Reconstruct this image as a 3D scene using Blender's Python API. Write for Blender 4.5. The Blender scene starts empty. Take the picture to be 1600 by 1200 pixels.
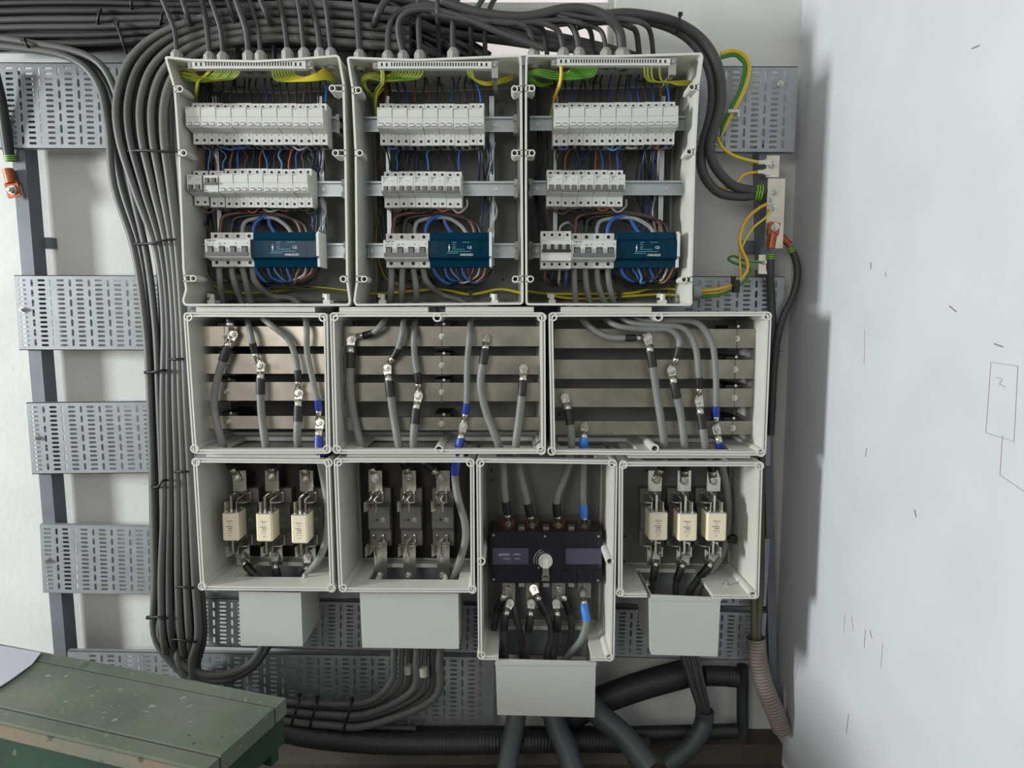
import bpy, math, random
from mathutils import Vector, Matrix
R = random.Random(7)
sc = bpy.context.scene
COL = sc.collection
# ------------------------------------------------------------------ camera, world, lights
FP = 1060.0                                  # focal length in pixels of the 1600 wide frame
TH = math.atan(0.100)                        # camera looks down by this angle
CAM = Vector((0, 0, 1.05))
cd = bpy.data.cameras.new('camera'); co = bpy.data.objects.new('camera', cd); COL.objects.link(co)
cd.sensor_width = 36; cd.lens = 36 * FP / 1600; cd.clip_start = 0.02
co.location = CAM; co.rotation_euler = (math.pi / 2 - TH, 0, 0); sc.camera = co
w = bpy.data.worlds.new('world'); sc.world = w; w.use_nodes = True
bg = w.node_tree.nodes['Background']; bg.inputs[0].default_value = (0.98, 0.98, 1.0, 1); bg.inputs[1].default_value = 0.17
def area(name, loc, target, sx, sy, power, col):
    l = bpy.data.lights.new(name, 'AREA'); l.shape = 'RECTANGLE'; l.size = sx; l.size_y = sy; l.energy = power; l.color = col
    o = bpy.data.objects.new(name, l); COL.objects.link(o); o.location = loc
    o.rotation_euler = (Vector(target) - Vector(loc)).to_track_quat('-Z', 'Y').to_euler(); return o
area('window_daylight', (-3.95, -0.10, 1.28), (-0.3, 1.5, 0.98), 0.50, 0.80, 150, (0.95, 0.99, 1.0))
area('doorway_daylight', (-1.0, -1.5, 1.60), (-0.1, 1.45, 1.0), 0.9, 0.9, 17, (1.0, 0.985, 0.95))
vs = sc.view_settings; vs.view_transform = 'Standard'; vs.look = 'None'; vs.gamma = 1; vs.use_curve_mapping = False; vs.exposure = 0.2

# ------------------------------------------------------------------ helpers
_c, _s = math.cos(TH), math.sin(TH)
def P(px, py, Y):
    """world point at depth Y (metres from the camera into the room) seen at pixel px, py"""
    xc, yc = (px - 800) / FP, (600 - py) / FP
    d = Vector((xc, _c + yc * _s, -_s + yc * _c))
    return CAM + d * (Y / d.y)
def PM(Y): return Y / FP                      # metres per pixel at depth Y, near enough
def V(*a): return Vector(a)
MATS = {}
def lin(c): return tuple(((x / 255) / 12.92 if x / 255 <= 0.04045 else ((x / 255 + 0.055) / 1.055) ** 2.4) for x in c)
def mat(name, rgb, rough=0.5, metal=0.0, var=0.12, scale=9.0, bump=0.0, spec=0.5, rgb2=None, coord='Object'):
    m = bpy.data.materials.new(name); m.use_nodes = True; nt = m.node_tree; b = nt.nodes['Principled BSDF']
    b.inputs['Roughness'].default_value = rough; b.inputs['Metallic'].default_value = metal
    b.inputs['Specular IOR Level'].default_value = spec
    tc = nt.nodes.new('ShaderNodeTexCoord'); nz = nt.nodes.new('ShaderNodeTexNoise')
    nz.inputs['Scale'].default_value = scale; nz.inputs['Detail'].default_value = 5
    nt.links.new(tc.outputs[coord], nz.inputs['Vector'])
    rp = nt.nodes.new('ShaderNodeValToRGB'); l = lin(rgb); k = lin(rgb2) if rgb2 else tuple(x * (1 - var) for x in l)
    rp.color_ramp.elements[0].position = 0.35; rp.color_ramp.elements[1].position = 0.65
    rp.color_ramp.elements[0].color = (*k, 1); rp.color_ramp.elements[1].color = (*l, 1)
    nt.links.new(nz.outputs['Fac'], rp.inputs[0]); nt.links.new(rp.outputs[0], b.inputs['Base Color'])
    if bump:
        bp = nt.nodes.new('ShaderNodeBump'); bp.inputs['Strength'].default_value = bump; bp.inputs['Distance'].default_value = 0.002
        n2 = nt.nodes.new('ShaderNodeTexNoise'); n2.inputs['Scale'].default_value = scale * 12; n2.inputs['Detail'].default_value = 6
        nt.links.new(tc.outputs[coord], n2.inputs['Vector']); nt.links.new(n2.outputs['Fac'], bp.inputs['Height'])
        nt.links.new(bp.outputs[0], b.inputs['Normal'])
    MATS[name] = m; return m
def M(n): return MATS[n]
mat('enclosure plastic', (204, 204, 195), 0.45, var=0.07)
mat('dusty plastic', (178, 176, 166), 0.6, var=0.2, scale=14)
mat('cover plastic', (184, 185, 179), 0.4, var=0.05)
mat('breaker white', (196, 197, 191), 0.42, var=0.04)
mat('terminal white', (204, 205, 200), 0.4, var=0.04)
mat('gland grey', (150, 150, 144), 0.5)
mat('grey plate', (104, 106, 102), 0.6, var=0.12)
mat('bakelite', (30, 22, 20), 0.45, var=0.3)
mat('galvanised', (156, 160, 163), 0.42, 0.35, var=0.12, scale=30)
mat('rail zinc', (176, 182, 184), 0.38, 0.4, var=0.1, scale=30)
mat('painted steel', (112, 116, 124), 0.5, 0.1, var=0.2, scale=12)
mat('tinned bar', (214, 205, 188), 0.34, 0.92, var=0.22, scale=22)
mat('dull shaded bar', (150, 146, 132), 0.42, 0.8, var=0.3, scale=16)  # dull stained tin, with the dim room's reflection put into the colour
mat('lug metal', (206, 203, 192), 0.25, 0.9, var=0.15, scale=60)
mat('bolt zinc', (196, 196, 190), 0.36, 0.85, var=0.1, scale=60)
mat('copper', (176, 96, 62), 0.4, 0.6, var=0.3, scale=50)
mat('brass', (176, 140, 80), 0.35, 0.8)
mat('cable grey', (120, 122, 118), 0.5, var=0.14, scale=5)
mat('cable dark', (62, 63, 61), 0.52, var=0.2, scale=4)
mat('cable mid', (84, 85, 82), 0.5, var=0.18, scale=4); mat('cable olive', (92, 88, 66), 0.5, var=0.2, scale=6); mat('cable black', (34, 35, 34), 0.5, var=0.2, scale=4)
mat('shrink black', (22, 22, 22), 0.5)
mat('tape blue', (28, 52, 140), 0.4)
mat('tape bright blue', (52, 122, 208), 0.4)
mat('wire blue', (38, 88, 160), 0.4); mat('wire pale blue', (78, 130, 184), 0.4)
mat('wire brown', (88, 54, 42), 0.45); mat('wire orange', (150, 80, 50), 0.45)
mat('wire black', (30, 30, 31), 0.45); mat('wire grey', (146, 147, 144), 0.45); mat('wire dark blue', (28, 48, 96), 0.4)
mat('earth yellow', (206, 190, 44), 0.42, var=0.1); mat('earth green', (52, 122, 40), 0.42, var=0.15)
mat('earth lime', (120, 178, 40), 0.42, var=0.1); mat('earth amber', (214, 172, 40), 0.42, var=0.1)
mat('toggle grey', (92, 93, 93), 0.5); mat('toggle black', (30, 30, 31), 0.45); mat('recess dark', (16, 16, 16), 0.7)
mat('print black', (38, 38, 38), 0.6); mat('print grey', (120, 120, 118), 0.6); mat('print white', (225, 226, 228), 0.6)
mat('print teal', (96, 150, 160), 0.6); mat('ceramic', (226, 216, 188), 0.45, var=0.06)
mat('holder grey', (112, 110, 104), 0.55, var=0.1)
mat('switch body', (26, 25, 34), 0.35, var=0.25)
mat('switch plate', (74, 70, 88), 0.4, var=0.06)
mat('pencil grey', (158, 159, 162), 0.7); mat('knob white', (226, 226, 216), 0.4)
mat('conduit black', (34, 35, 35), 0.55, var=0.2); mat('conduit grey', (58, 62, 64), 0.5, var=0.2)
mat('conduit silver', (132, 122, 114), 0.5, 0.1, var=0.3, scale=16)
mat('nylon black', (14, 14, 14), 0.5); mat('nylon white', (200, 200, 195), 0.5)
mat('sheet lilac', (178, 178, 188), 0.6, var=0.04)
def transp(name, rgb, alpha_tint, gloss):
    m = bpy.data.materials.new(name); m.use_nodes = True; nt = m.node_tree; nt.nodes.clear()
    o = nt.nodes.new('ShaderNodeOutputMaterial'); t = nt.nodes.new('ShaderNodeBsdfTransparent'); t.inputs[0].default_value = (*alpha_tint, 1)
    p = nt.nodes.new('ShaderNodeBsdfPrincipled'); p.inputs['Base Color'].default_value = (*lin(rgb), 1); p.inputs['Roughness'].default_value = 0.15
    mx = nt.nodes.new('ShaderNodeMixShader'); mx.inputs[0].default_value = gloss
    nt.links.new(t.outputs[0], mx.inputs[1]); nt.links.new(p.outputs[0], mx.inputs[2]); nt.links.new(mx.outputs[0], o.inputs[0]); MATS[name] = m
transp('blue clear plastic', (3, 62, 86), (0.02, 0.27, 0.36), 0.5)
[n for n in MATS['blue clear plastic'].node_tree.nodes if n.type == 'BSDF_PRINCIPLED'][0].inputs['Specular IOR Level'].default_value = 0.2
transp('smoke clear plastic', (80, 72, 70), (0.86, 0.83, 0.81), 0.10)
transp('glowing frosted glass', (235, 226, 226), (0.95, 0.93, 0.93), 0.6)
_b = [n for n in MATS['glowing frosted glass'].node_tree.nodes if n.type == 'BSDF_PRINCIPLED'][0]; _b.inputs['Emission Color'].default_value = (1, .94, .94, 1); _b.inputs['Emission Strength'].default_value = 0.40  # glow inside the pane stands in for daylight outside
def worn(name, base, stains, specks):
    m = mat(name, base, 0.75, var=0.1, scale=6, bump=0.35, rgb2=stains); nt = m.node_tree; b = nt.nodes['Principled BSDF']
    src = b.inputs['Base Color'].links[0].from_socket; tc = [n for n in nt.nodes if n.type == 'TEX_COORD'][0]
    for sc_, th, colr in specks:
        n = nt.nodes.new('ShaderNodeTexNoise'); n.inputs['Scale'].default_value = sc_; n.inputs['Detail'].default_value = 3
        nt.links.new(tc.outputs['Object'], n.inputs['Vector'])
        r = nt.nodes.new('ShaderNodeValToRGB'); r.color_ramp.elements[0].position = th; r.color_ramp.elements[1].position = th + 0.03
        nt.links.new(n.outputs['Fac'], r.inputs[0]); mx = nt.nodes.new('ShaderNodeMix'); mx.data_type = 'RGBA'
        nt.links.new(r.outputs[0], mx.inputs[0]); nt.links.new(src, mx.inputs[6]); mx.inputs[7].default_value = (*lin(colr), 1); src = mx.outputs[2]
    nt.links.new(src, b.inputs['Base Color'])
worn('bench top paint', (106, 110, 98), (82, 92, 78), [(46, 0.69, (140, 141, 130)), (20, 0.72, (62, 80, 64)), (60, 0.72, (46, 48, 44)), (110, 0.68, (128, 128, 116))])
worn('bench side paint', (24, 66, 42), (18, 44, 30), [(26, 0.70, (96, 92, 76))])
worn('bench edge wood', (128, 106, 86), (96, 104, 88), [(40, 0.66, (70, 70, 60))])
worn('plaster white', (200, 202, 205), (194, 196, 198), [(30, 0.775, (172, 170, 166)), (75, 0.79, (128, 126, 124))])
worn('back plaster', (206, 206, 203), (198, 198, 194), [(24, 0.77, (176, 176, 172))])
worn('floor concrete', (84, 76, 68), (66, 61, 55), [(20, 0.68, (60, 56, 50))])

def smooth_path(pts, n=7):
    pts = [Vector(p) for p in pts]
    if len(pts) < 3: return pts
    out = []; E = [pts[0] * 2 - pts[1]] + pts + [pts[-1] * 2 - pts[-2]]
    for i in range(1, len(E) - 2):
        a, b, c, d = E[i - 1], E[i], E[i + 1], E[i + 2]
        for k in range(n):
            t = k / n
            out.append(0.5 * ((2 * b) + (c - a) * t + (2 * a - 5 * b + 4 * c - d) * t * t + (3 * b - a - 3 * c + d) * t ** 3))
    out.append(pts[-1]); return out
class MB:
    def __init__(s): s.v = []; s.f = []; s.m = []; s.sm = []
    def add(s, vs, fs, mi=0, smooth=False):
        o = len(s.v); s.v += [Vector(x) for x in vs]
        for i, f in enumerate(fs):
            s.f.append([o + k for k in f]); s.m.append(mi[i] if isinstance(mi, list) else mi); s.sm.append(smooth)
        return s
    def box(s, a, b, mi=0):
        (x0, y0, z0), (x1, y1, z1) = a, b
        x0, x1 = sorted((x0, x1)); y0, y1 = sorted((y0, y1)); z0, z1 = sorted((z0, z1))
        return s.add([(x0, y0, z0), (x1, y0, z0), (x1, y1, z0), (x0, y1, z0), (x0, y0, z1), (x1, y0, z1), (x1, y1, z1), (x0, y1, z1)],
                     [(0, 3, 2, 1), (4, 5, 6, 7), (0, 1, 5, 4), (1, 2, 6, 5), (2, 3, 7, 6), (3, 0, 4, 7)], mi)
    def prism(s, poly, vec, mi=0, smooth=False):
        n = len(poly); vec = Vector(vec); p = [Vector(x) for x in poly]
        s.add(p + [x + vec for x in p], [tuple(range(n))] + [tuple(range(2 * n - 1, n - 1, -1))], mi)
        return s.add(p + [x + vec for x in p], [((i + 1) % n, i, n + i, n + (i + 1) % n) for i in range(n)], mi, smooth)
    def loops(s, ls, mi=0, cap0=False, cap1=False, smooth=False):
        n = len(ls[0]); vs = [x for l in ls for x in l]; fs = []
        for j in range(len(ls) - 1):
            for i in range(n):
                k = (i + 1) % n; fs.append((j * n + i, j * n + k, (j + 1) * n + k, (j + 1) * n + i))
        if cap0: fs.append(tuple(range(n - 1, -1, -1)))
        if cap1: fs.append(tuple((len(ls) - 1) * n + i for i in range(n)))
        return s.add(vs, fs, mi, smooth)
    def cyl(s, a, b, r, seg=12, mi=0, r2=None, cap=True, smooth=True):
        a, b = Vector(a), Vector(b); d = (b - a).normalized(); u = d.orthogonal().normalized(); v = d.cross(u); r2 = r if r2 is None else r2
        A = [a + (u * math.cos(t) + v * math.sin(t)) * r for t in [2 * math.pi * i / seg for i in range(seg)]]
        B = [b + (u * math.cos(t) + v * math.sin(t)) * r2 for t in [2 * math.pi * i / seg for i in range(seg)]]
        s.add(A + B, [(i, (i + 1) % seg, seg + (i + 1) % seg, seg + i) for i in range(seg)], mi, smooth)
        if cap: s.add(A + B, [tuple(range(seg - 1, -1, -1)), tuple(range(seg, 2 * seg))], mi)
        return s
    def pipe(s, a, b, r, ri, seg=14, mi=0, depth=None):
        a, b = Vector(a), Vector(b); d = (b - a).normalized(); u = d.orthogonal().normalized(); v = d.cross(u); e = a + d * (depth or (b - a).length)
        def ring(c, q): return [c + (u * math.cos(t) + v * math.sin(t)) * q for t in [2 * math.pi * i / seg for i in range(seg)]]
        return s.loops([ring(b, r), ring(a, r), ring(a, ri), ring(e, ri)], mi, True, True)
    def tube(s, pts, r, seg=8, mi=0, stripe=None, caps=True):
        n = len(pts); T = [(pts[min(i + 1, n - 1)] - pts[max(i - 1, 0)]).normalized() for i in range(n)]
        u = T[0].orthogonal().normalized(); rings = []
        for i in range(n):
            u = (u - T[i] * u.dot(T[i]))
            u = u.normalized() if u.length > 1e-6 else T[i].orthogonal().normalized()
            v = T[i].cross(u); rr = r[i] if isinstance(r, (list, tuple)) else r
            rings.append([pts[i] + (u * math.cos(t) + v * math.sin(t)) * rr for t in [2 * math.pi * k / seg for k in range(seg)]])
        mis = mi
        if stripe is not None: mis = [(mi if (k % seg) < seg * 0.78 else stripe) for j in range(n - 1) for k in range(seg)]
        fs = []; vs = [x for l in rings for x in l]
        for j in range(n - 1):
            for i in range(seg):
                k = (i + 1) % seg; fs.append((j * seg + i, j * seg + k, (j + 1) * seg + k, (j + 1) * seg + i))
        s.add(vs, fs, mis, True)
        if caps: s.add(rings[0] + rings[-1], [tuple(range(seg - 1, -1, -1)), tuple(range(seg, 2 * seg))], mi)
        return s
    def mesh(s, name, mats, origin=(0, 0, 0)):
        me = bpy.data.meshes.new(name); o = Vector(origin)
        me.from_pydata([tuple(x - o) for x in s.v], [], s.f)
        for m in (mats if isinstance(mats, (list, tuple)) else [mats]): me.materials.append(M(m))
        me.polygons.foreach_set('material_index', s.m); me.polygons.foreach_set('use_smooth', s.sm); me.update(); return me
ORG = {}
def link(name, me, parent=None, loc=None):
    o = bpy.data.objects.new(name, me); COL.objects.link(o)
    if parent is not None: o.parent = parent; ORG[o] = ORG.get(parent, Vector())
    elif loc is not None: o.location = loc; ORG[o] = Vector(loc)
    return o
def tag(o, label=None, cat=None, group=None, kind=None):
    if label: o['label'] = label
    if cat: o['category'] = cat
    if group: o['group'] = group
    if kind: o['kind'] = kind
    return o
def thing(name, label, cat, loc, group=None):
    o = link(name, None, None, loc); o.empty_display_size = 0.02; return tag(o, label, cat, group)
def part(mb, name, mats, root, label=None, kind=None):
    return tag(link(name, mb.mesh(name, mats, ORG[root]), root), label, None, None, kind)
def solo(mb, name, mats, label, cat, group=None, kind=None):
    o = sum((v for v in mb.v), Vector()) / len(mb.v); lo = min(v.z for v in mb.v); o.z = lo
    return tag(link(name, mb.mesh(name, mats, o), None, o), label, cat, group, kind)
def struct(mb, name, mats): return tag(link(name, mb.mesh(name, mats), None, (0, 0, 0)), kind='structure')
_tx = {}
def text_geo(t, size):
    if t not in _tx:
        c = bpy.data.curves.new('lettering', 'FONT'); c.body = t; c.size = 1; c.resolution_u = 2
        o = bpy.data.objects.new('lettering', c); COL.objects.link(o); bpy.context.view_layer.update()
        me = bpy.data.meshes.new_from_object(o); _tx[t] = ([v.co.copy() for v in me.vertices], [tuple(p.vertices) for p in me.polygons])
        bpy.data.objects.remove(o); bpy.data.curves.remove(c); bpy.data.meshes.remove(me)
    vs, fs = _tx[t]; x0 = min(v.x for v in vs); x1 = max(v.x for v in vs)
    return [v * size for v in vs], fs, (x1 - x0) * size
def letter(mb, t, at, size, mi=0, width=None):
    """flat print facing the viewer with its lower left corner at at"""
    vs, fs, wd = text_geo(t, size); k = (width / wd) if width else 1; a = Vector(at)
    mb.add([a + V(v.x * k, 0, v.y) for v in vs], fs, mi)
def bolt(mb, c, n, r, mi=0):
    c, n = Vector(c), Vector(n).normalized()
    mb.cyl(c, c + n * r * 0.25, r, 16, mi); mb.cyl(c + n * r * 0.25, c + n * r * 0.95, r * 0.74, 6, mi, smooth=False)
    mb.cyl(c + n * r * 0.95, c + n * r * 1.5, r * 0.42, 10, mi)
FWD = V(0, -1, 0)

# ------------------------------------------------------------------ the room
WALL = 1.56
XS = 0.635
b = MB(); wx0, wx1 = P(690, 40, WALL).x, P(962, 40, WALL).x; wz0, wz1 = P(800, 92, WALL).z, P(800, -150, WALL).z
b.box((-4.1, WALL, 0), (wx0, WALL + 0.12, 2.6)); b.box((wx1, WALL, 0), (XS + 0.1, WALL + 0.12, 2.6))
b.box((wx0, WALL, 0), (wx1, WALL + 0.12, wz0)); b.box((wx0, WALL, wz1), (wx1, WALL + 0.12, 2.6)); struct(b, 'wall_back', 'back plaster')
b = MB().box((XS, -2.2, 0), (XS + 0.12, WALL, 2.6)); wr = struct(b, 'wall_right', 'plaster white')
b = MB().box((-4.1, -2.2, -0.05), (XS + 0.1, WALL + 0.12, 0)); struct(b, 'floor', 'floor concrete')
b = MB().box((-4.1, -2.2, 2.6), (XS + 0.1, WALL + 0.12, 2.68)); struct(b, 'ceiling', 'back plaster')
b = MB(); b.box((-4.22, -2.2, 0), (-4.1, -0.6, 2.6)); b.box((-4.22, 0.4, 0), (-4.1, WALL, 2.6)); b.box((-4.22, -0.6, 0), (-4.1, 0.4, 0.4)); b.box((-4.22, -0.6, 1.8), (-4.1, 0.4, 2.6))
struct(b, 'wall_left', 'back plaster')
b = MB()
for (x0, x1, z0, z1) in ((wx0 + .0205, wx1 - .0125, wz0, wz0 + 0.018), (wx0, wx0 + 0.02, wz0, wz1), (wx1 - 0.012, wx1, wz0, wz1), (wx0 + .0205, wx1 - .0125, P(800, 3, WALL).z, P(800, 3, WALL).z + 0.012), (wx0 + .0205, wx1 - .0125, wz1 - 0.02, wz1)):
    b.box((x0, WALL + 0.03, z0), (x1, WALL + 0.07, z1))
wn = struct(b, 'window_1', 'cover plastic')
g = MB().box((wx0, WALL + 0.05, wz0), (wx1, WALL + 0.054, wz1)); part(g, 'pane', 'glowing frosted glass', wn)
# scratches and pencil marks on the white side wall
def wallpt(px, py):
    xc, yc = (px - 800) / FP, (600 - py) / FP; d = Vector((xc, _c + yc * _s, -_s + yc * _c)); t = (XS - 0.0006) / d.x; return CAM + d * t
def mark(pts, wd, matn, label):
    q = [wallpt(*p) for p in pts]; mb = MB()
    for a, c in zip(q, q[1:]):
        t = (c - a).normalized(); n = t.cross(V(1, 0, 0)).normalized() * wd / 2
        mb.add([a - n, a + n, c + n, c - n], [(0, 1, 2, 3)])
    part(mb, 'wall_mark', matn, wr, label)
ORG[wr] = Vector()
for pts in ([(1548, 566), (1590, 572), (1584, 690), (1540, 676), (1548, 566)], [(1566, 680), (1562, 742), (1600, 768)], [(1556, 590), (1566, 592), (1561, 600), (1572, 606)]): mark(pts, 0.0008, 'pencil grey', 'pencil sketch on the wall')
for pts, wd in (([(1429, 796), (1431, 808)], .004), ([(1483, 478), (1494, 487)], .003), ([(1553, 537), (1567, 542)], .003), ([(1518, 76), (1530, 71)], .003), ([(1352, 984), (1350, 1012)], .0016), ([(1330, 962), (1333, 985)], .0014),
    ([(1379, 1005), (1376, 1044)], .0012), ([(1359, 985), (1362, 998)], .003), ([(1320, 960), (1318, 988)], .0012), ([(1248, 1030), (1243, 1060)], .0012), ([(1326, 1115), (1322, 1145)], .002), ([(1354, 700), (1352, 714)], .002), ([(1351, 515), (1350, 570)], .0012), ([(1360, 410), (1361, 420)], .003), ([(1383, 425), (1384, 432)], .002)):
    mark(pts, wd * .55, 'print grey', 'dark scuff on the plaster')

# ------------------------------------------------------------------ steel posts and perforated trays
TY = 1.49
def post(name, label, ptop, pbot, yf, yb, wpx, mt='painted steel'):
    a, c = P(ptop[0], ptop[1], yf), P(pbot[0], pbot[1], yf); wd = wpx * PM(yf)
    mb = MB(); mb.prism([a, a + V(wd, 0, 0), a + V(wd, yb - yf, 0), a + V(0, yb - yf, 0)], c - a)
    return mb, a, c, wd
mb, a, c, wd = post('steel_post', '', (7, 110), (95, 1150), 1.500, 1.541, 20)
rt = thing('steel_post', 'grey square steel post bolted to the bright wall behind the trays', 'post', c); part(mb, 'tube', 'painted steel', rt)
br = MB(); q = P(60, 371, 1.541); br.box(q, P(90, 389, WALL)); part(br, 'wall_bracket', 'painted steel', rt, 'black welded wall bracket')
mb, a, c, wd = post('steel_post', '', (1186, 225), (1203, 1120), 1.497, 1.538, 13)
rt = thing('steel_post', 'grey steel post behind the white earth bar near the white wall', 'post', c); part(mb, 'tube', 'painted steel', rt)
br = MB(); br.box(P(1160, 376, 1.54), P(1190, 396, WALL)); part(br, 'wall_bracket', 'painted steel', rt)

def slot_cell(mb, O, U, Vv, N, u0, v0, du, dv, sl, sw, horiz):
    """one rectangle of sheet with an obround slot through it"""
    cu, cv = u0 + du / 2, v0 + dv / 2; hl, hw = sl / 2 - sw / 2, sw / 2; pts = []
    for ang0, sx in ((-90, 1), (90, -1)):
        for k in (0, 1, 2, 3):
            t = math.radians(ang0 + k * 60); x, y = sx * hl + math.cos(t) * hw, math.sin(t) * hw
            pts.append((x, y))
    if not horiz: pts = [(-y, x) for x, y in pts]
    inn = [(cu + x, cv + y) for x, y in pts]; u1, v1 = u0 + du, v0 + dv
    out = [(cu + 0, v0), (u1, v0), (u1, v1), (cu, v1), (cu, v1), (u0, v1), (u0, v0), (cu, v0)]
    if not horiz: out = [(u1, cv), (u1, v1), (u0, v1), (u0, cv), (u0, cv), (u0, v0), (u1, v0), (u1, cv)]
    W = lambda p, d=0: O + U * p[0] + Vv * p[1] + N * d
    vs = [W(p) for p in out] + [W(p) for p in inn] + [W(p, 0.0016) for p in inn]
    fs = []
    for i in range(8):
        k = (i + 1) % 8
        if i in (3, 7): fs.append((i, 8 + k, 8 + i) if True else None)
        else: fs.append((i, k, 8 + k, 8 + i))
        fs.append((8 + i, 8 + k, 16 + k, 16 + i))
    mb.add(vs, fs)
def tray(label, tl, trr, bl, brr, Y, vis, nrow=15, phase=0.0, lip=0.012, group=None, bolts=()):
    A, B, C, D = P(*tl, Y), P(*trr, Y), P(*bl, Y), P(*brr, Y)
    rt = thing('cable_tray', label, 'cable tray', (A + D) / 2, group); mb = MB(); N = V(0, 1, 0); U = (B - A).normalized(); L = (B - A).length
    Vv = C - A; H = Vv.length; Vv.normalize(); Vv = (Vv - U * Vv.dot(U)).normalized()
    mg = 0.006; u = 0.0; i = 0; runs = []
    tagU = lambda uu: 800 + (A + U * uu).x * FP / Y
    pit = 0.0415
    u = 0.004
    first = True; plain0 = 0.0
    while u + pit < L:
        px = tagU(u + pit / 2)
        if any(a <= px <= c for a, c in vis):
            if plain0 < u: mb.add([A + U * plain0, A + U * u, A + U * u + Vv * H, A + U * plain0 + Vv * H], [(0, 1, 2, 3)])
            wa, wb = 0.0245, 0.017
            hh = (H - 2 * mg) / nrow
            for r in range(nrow): slot_cell(mb, A, U, Vv, N, u, mg + r * hh, wa, hh, 0.0165, 0.0052, True)
            nb = max(2, round(nrow / 2.15)); hb = (H - 2 * mg) / nb
            for r in range(nb): slot_cell(mb, A, U, Vv, N, u + wa, mg + r * hb, wb, hb, hb * 0.74, 0.0052, False)
            for v0, v1 in ((0, mg), (H - mg, H)): mb.add([A + U * u + Vv * v0, A + U * (u + pit) + Vv * v0, A + U * (u + pit) + Vv * v1, A + U * u + Vv * v1], [(0, 1, 2, 3)])
            plain0 = u + pit
        u += pit
    mb.add([A + U * plain0, A + U * L, A + U * L + Vv * H, A + U * plain0 + Vv * H], [(0, 1, 2, 3)])
    for o in (0, H):
        mb.prism([A + Vv * o, A + U * L + Vv * o, A + U * L + Vv * o + N * lip, A + Vv * o + N * lip], Vv * (0.0016 if o == 0 else -0.0016))
    part(mb, 'perforated_sheet', 'galvanised', rt)
    for q in bolts:
        k = MB(); bolt(k, P(q[0], q[1], Y), FWD, 0.0065); part(k, 'bolt', 'bolt zinc', rt)
    return rt
tray('perforated galvanised tray behind the tall enclosures, topmost of the full trays', (-30, 97), (1247, 104), (-20, 232), (1240, 241), TY, [(-30, 330), (1070, 1260)], bolts=[(1219, 131), (18, 226)])
tray('perforated galvanised tray ending under the looped earth wires, second from top', (22, 430), (1226, 432), (35, 547), (1222, 549), TY, [(0, 330), (1060, 1240)], bolts=[(36, 484)])
tray('perforated galvanised tray crossing behind the busbar enclosures, third from top', (41, 629), (1206, 617), (52, 741), (1199, 747), TY, [(0, 320), (1180, 1240)], bolts=[(58, 684)])
tray('perforated galvanised tray with bolt level with the fuse enclosures, fourth from top', (62, 819), (1203, 842), (72, 926), (1197, 952), TY, [(0, 340), (1120, 1240)], bolts=[(74, 875)])
tray('short perforated tray directly below the fuse enclosures', (308, 934), (1198, 957), (312, 1010), (1192, 1036), TY, [(300, 400), (480, 570), (700, 760), (950, 1020), (1110, 1210)], nrow=11)
tray('lowest perforated tray above the bench and cable loops', (105, 1017), (772, 1026), (112, 1131), (772, 1133), TY, [(100, 780)], nrow=15)
tray('perforated tray set upright as dark backdrop behind the ceiling-level cable bundle', (-60, -130), (700, -130), (-55, 80), (700, 84), 1.51, [(-60, 60)], nrow=22)  # sheet added upright so the bright wall stays hidden between the cables

# ------------------------------------------------------------------ enclosures
RIM, BACK = 1.315, 1.485
def rounded(pts, r, seg=4):
    out = []; n = len(pts)
    for i in range(n):
        p0, p, p1 = pts[i - 1], pts[i], pts[(i + 1) % n]; a = (p0 - p); c = (p1 - p); la, lc = a.length, c.length
        if la < 1e-6 or lc < 1e-6: continue
        ang = a.angle(c); rr = min(r, la * 0.45, lc * 0.45)
        if ang > math.radians(150): out.append(p); continue
        for k in range(seg + 1):
            t = k / seg; out.append((p + a / la * rr) * (1 - t) ** 2 + p * 2 * t * (1 - t) + (p + c / lc * rr) * t * t)
    return out
def inset(poly, d):
    n = len(poly); res = []
    ar = sum(poly[i].x * poly[(i + 1) % n].z - poly[(i + 1) % n].x * poly[i].z for i in range(n)); sg = 1 if ar > 0 else -1
    for i in range(n):
        e0 = (poly[i] - poly[i - 1]).normalized(); e1 = (poly[(i + 1) % n] - poly[i]).normalized()
        n0, n1 = V(-e0.z, 0, e0.x) * sg, V(-e1.z, 0, e1.x) * sg; m = (n0 + n1)
        m = m.normalized() if m.length > 1e-6 else n0
        res.append(poly[i] + m * d / max(0.5, m.dot(n0)))
    return res
def at(poly, y): return [V(p.x, y, p.z) for p in poly]
def cutter(a, b):
    o = link('cut', MB().box(a, b).mesh('cut', 'recess dark')); return o
def apply_cuts(o, cuts):
    for k in cuts:
        m = o.modifiers.new('cut', 'BOOLEAN'); m.object = k; m.operation = 'DIFFERENCE'; m.solver = 'EXACT'
    dg = bpy.context.evaluated_depsgraph_get(); me = bpy.data.meshes.new_from_object(o.evaluated_get(dg)); old = o.data;  o.modifiers.clear(); o.data = me; me.name = old.name
    for k in cuts: bpy.data.objects.remove(k)
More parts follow.
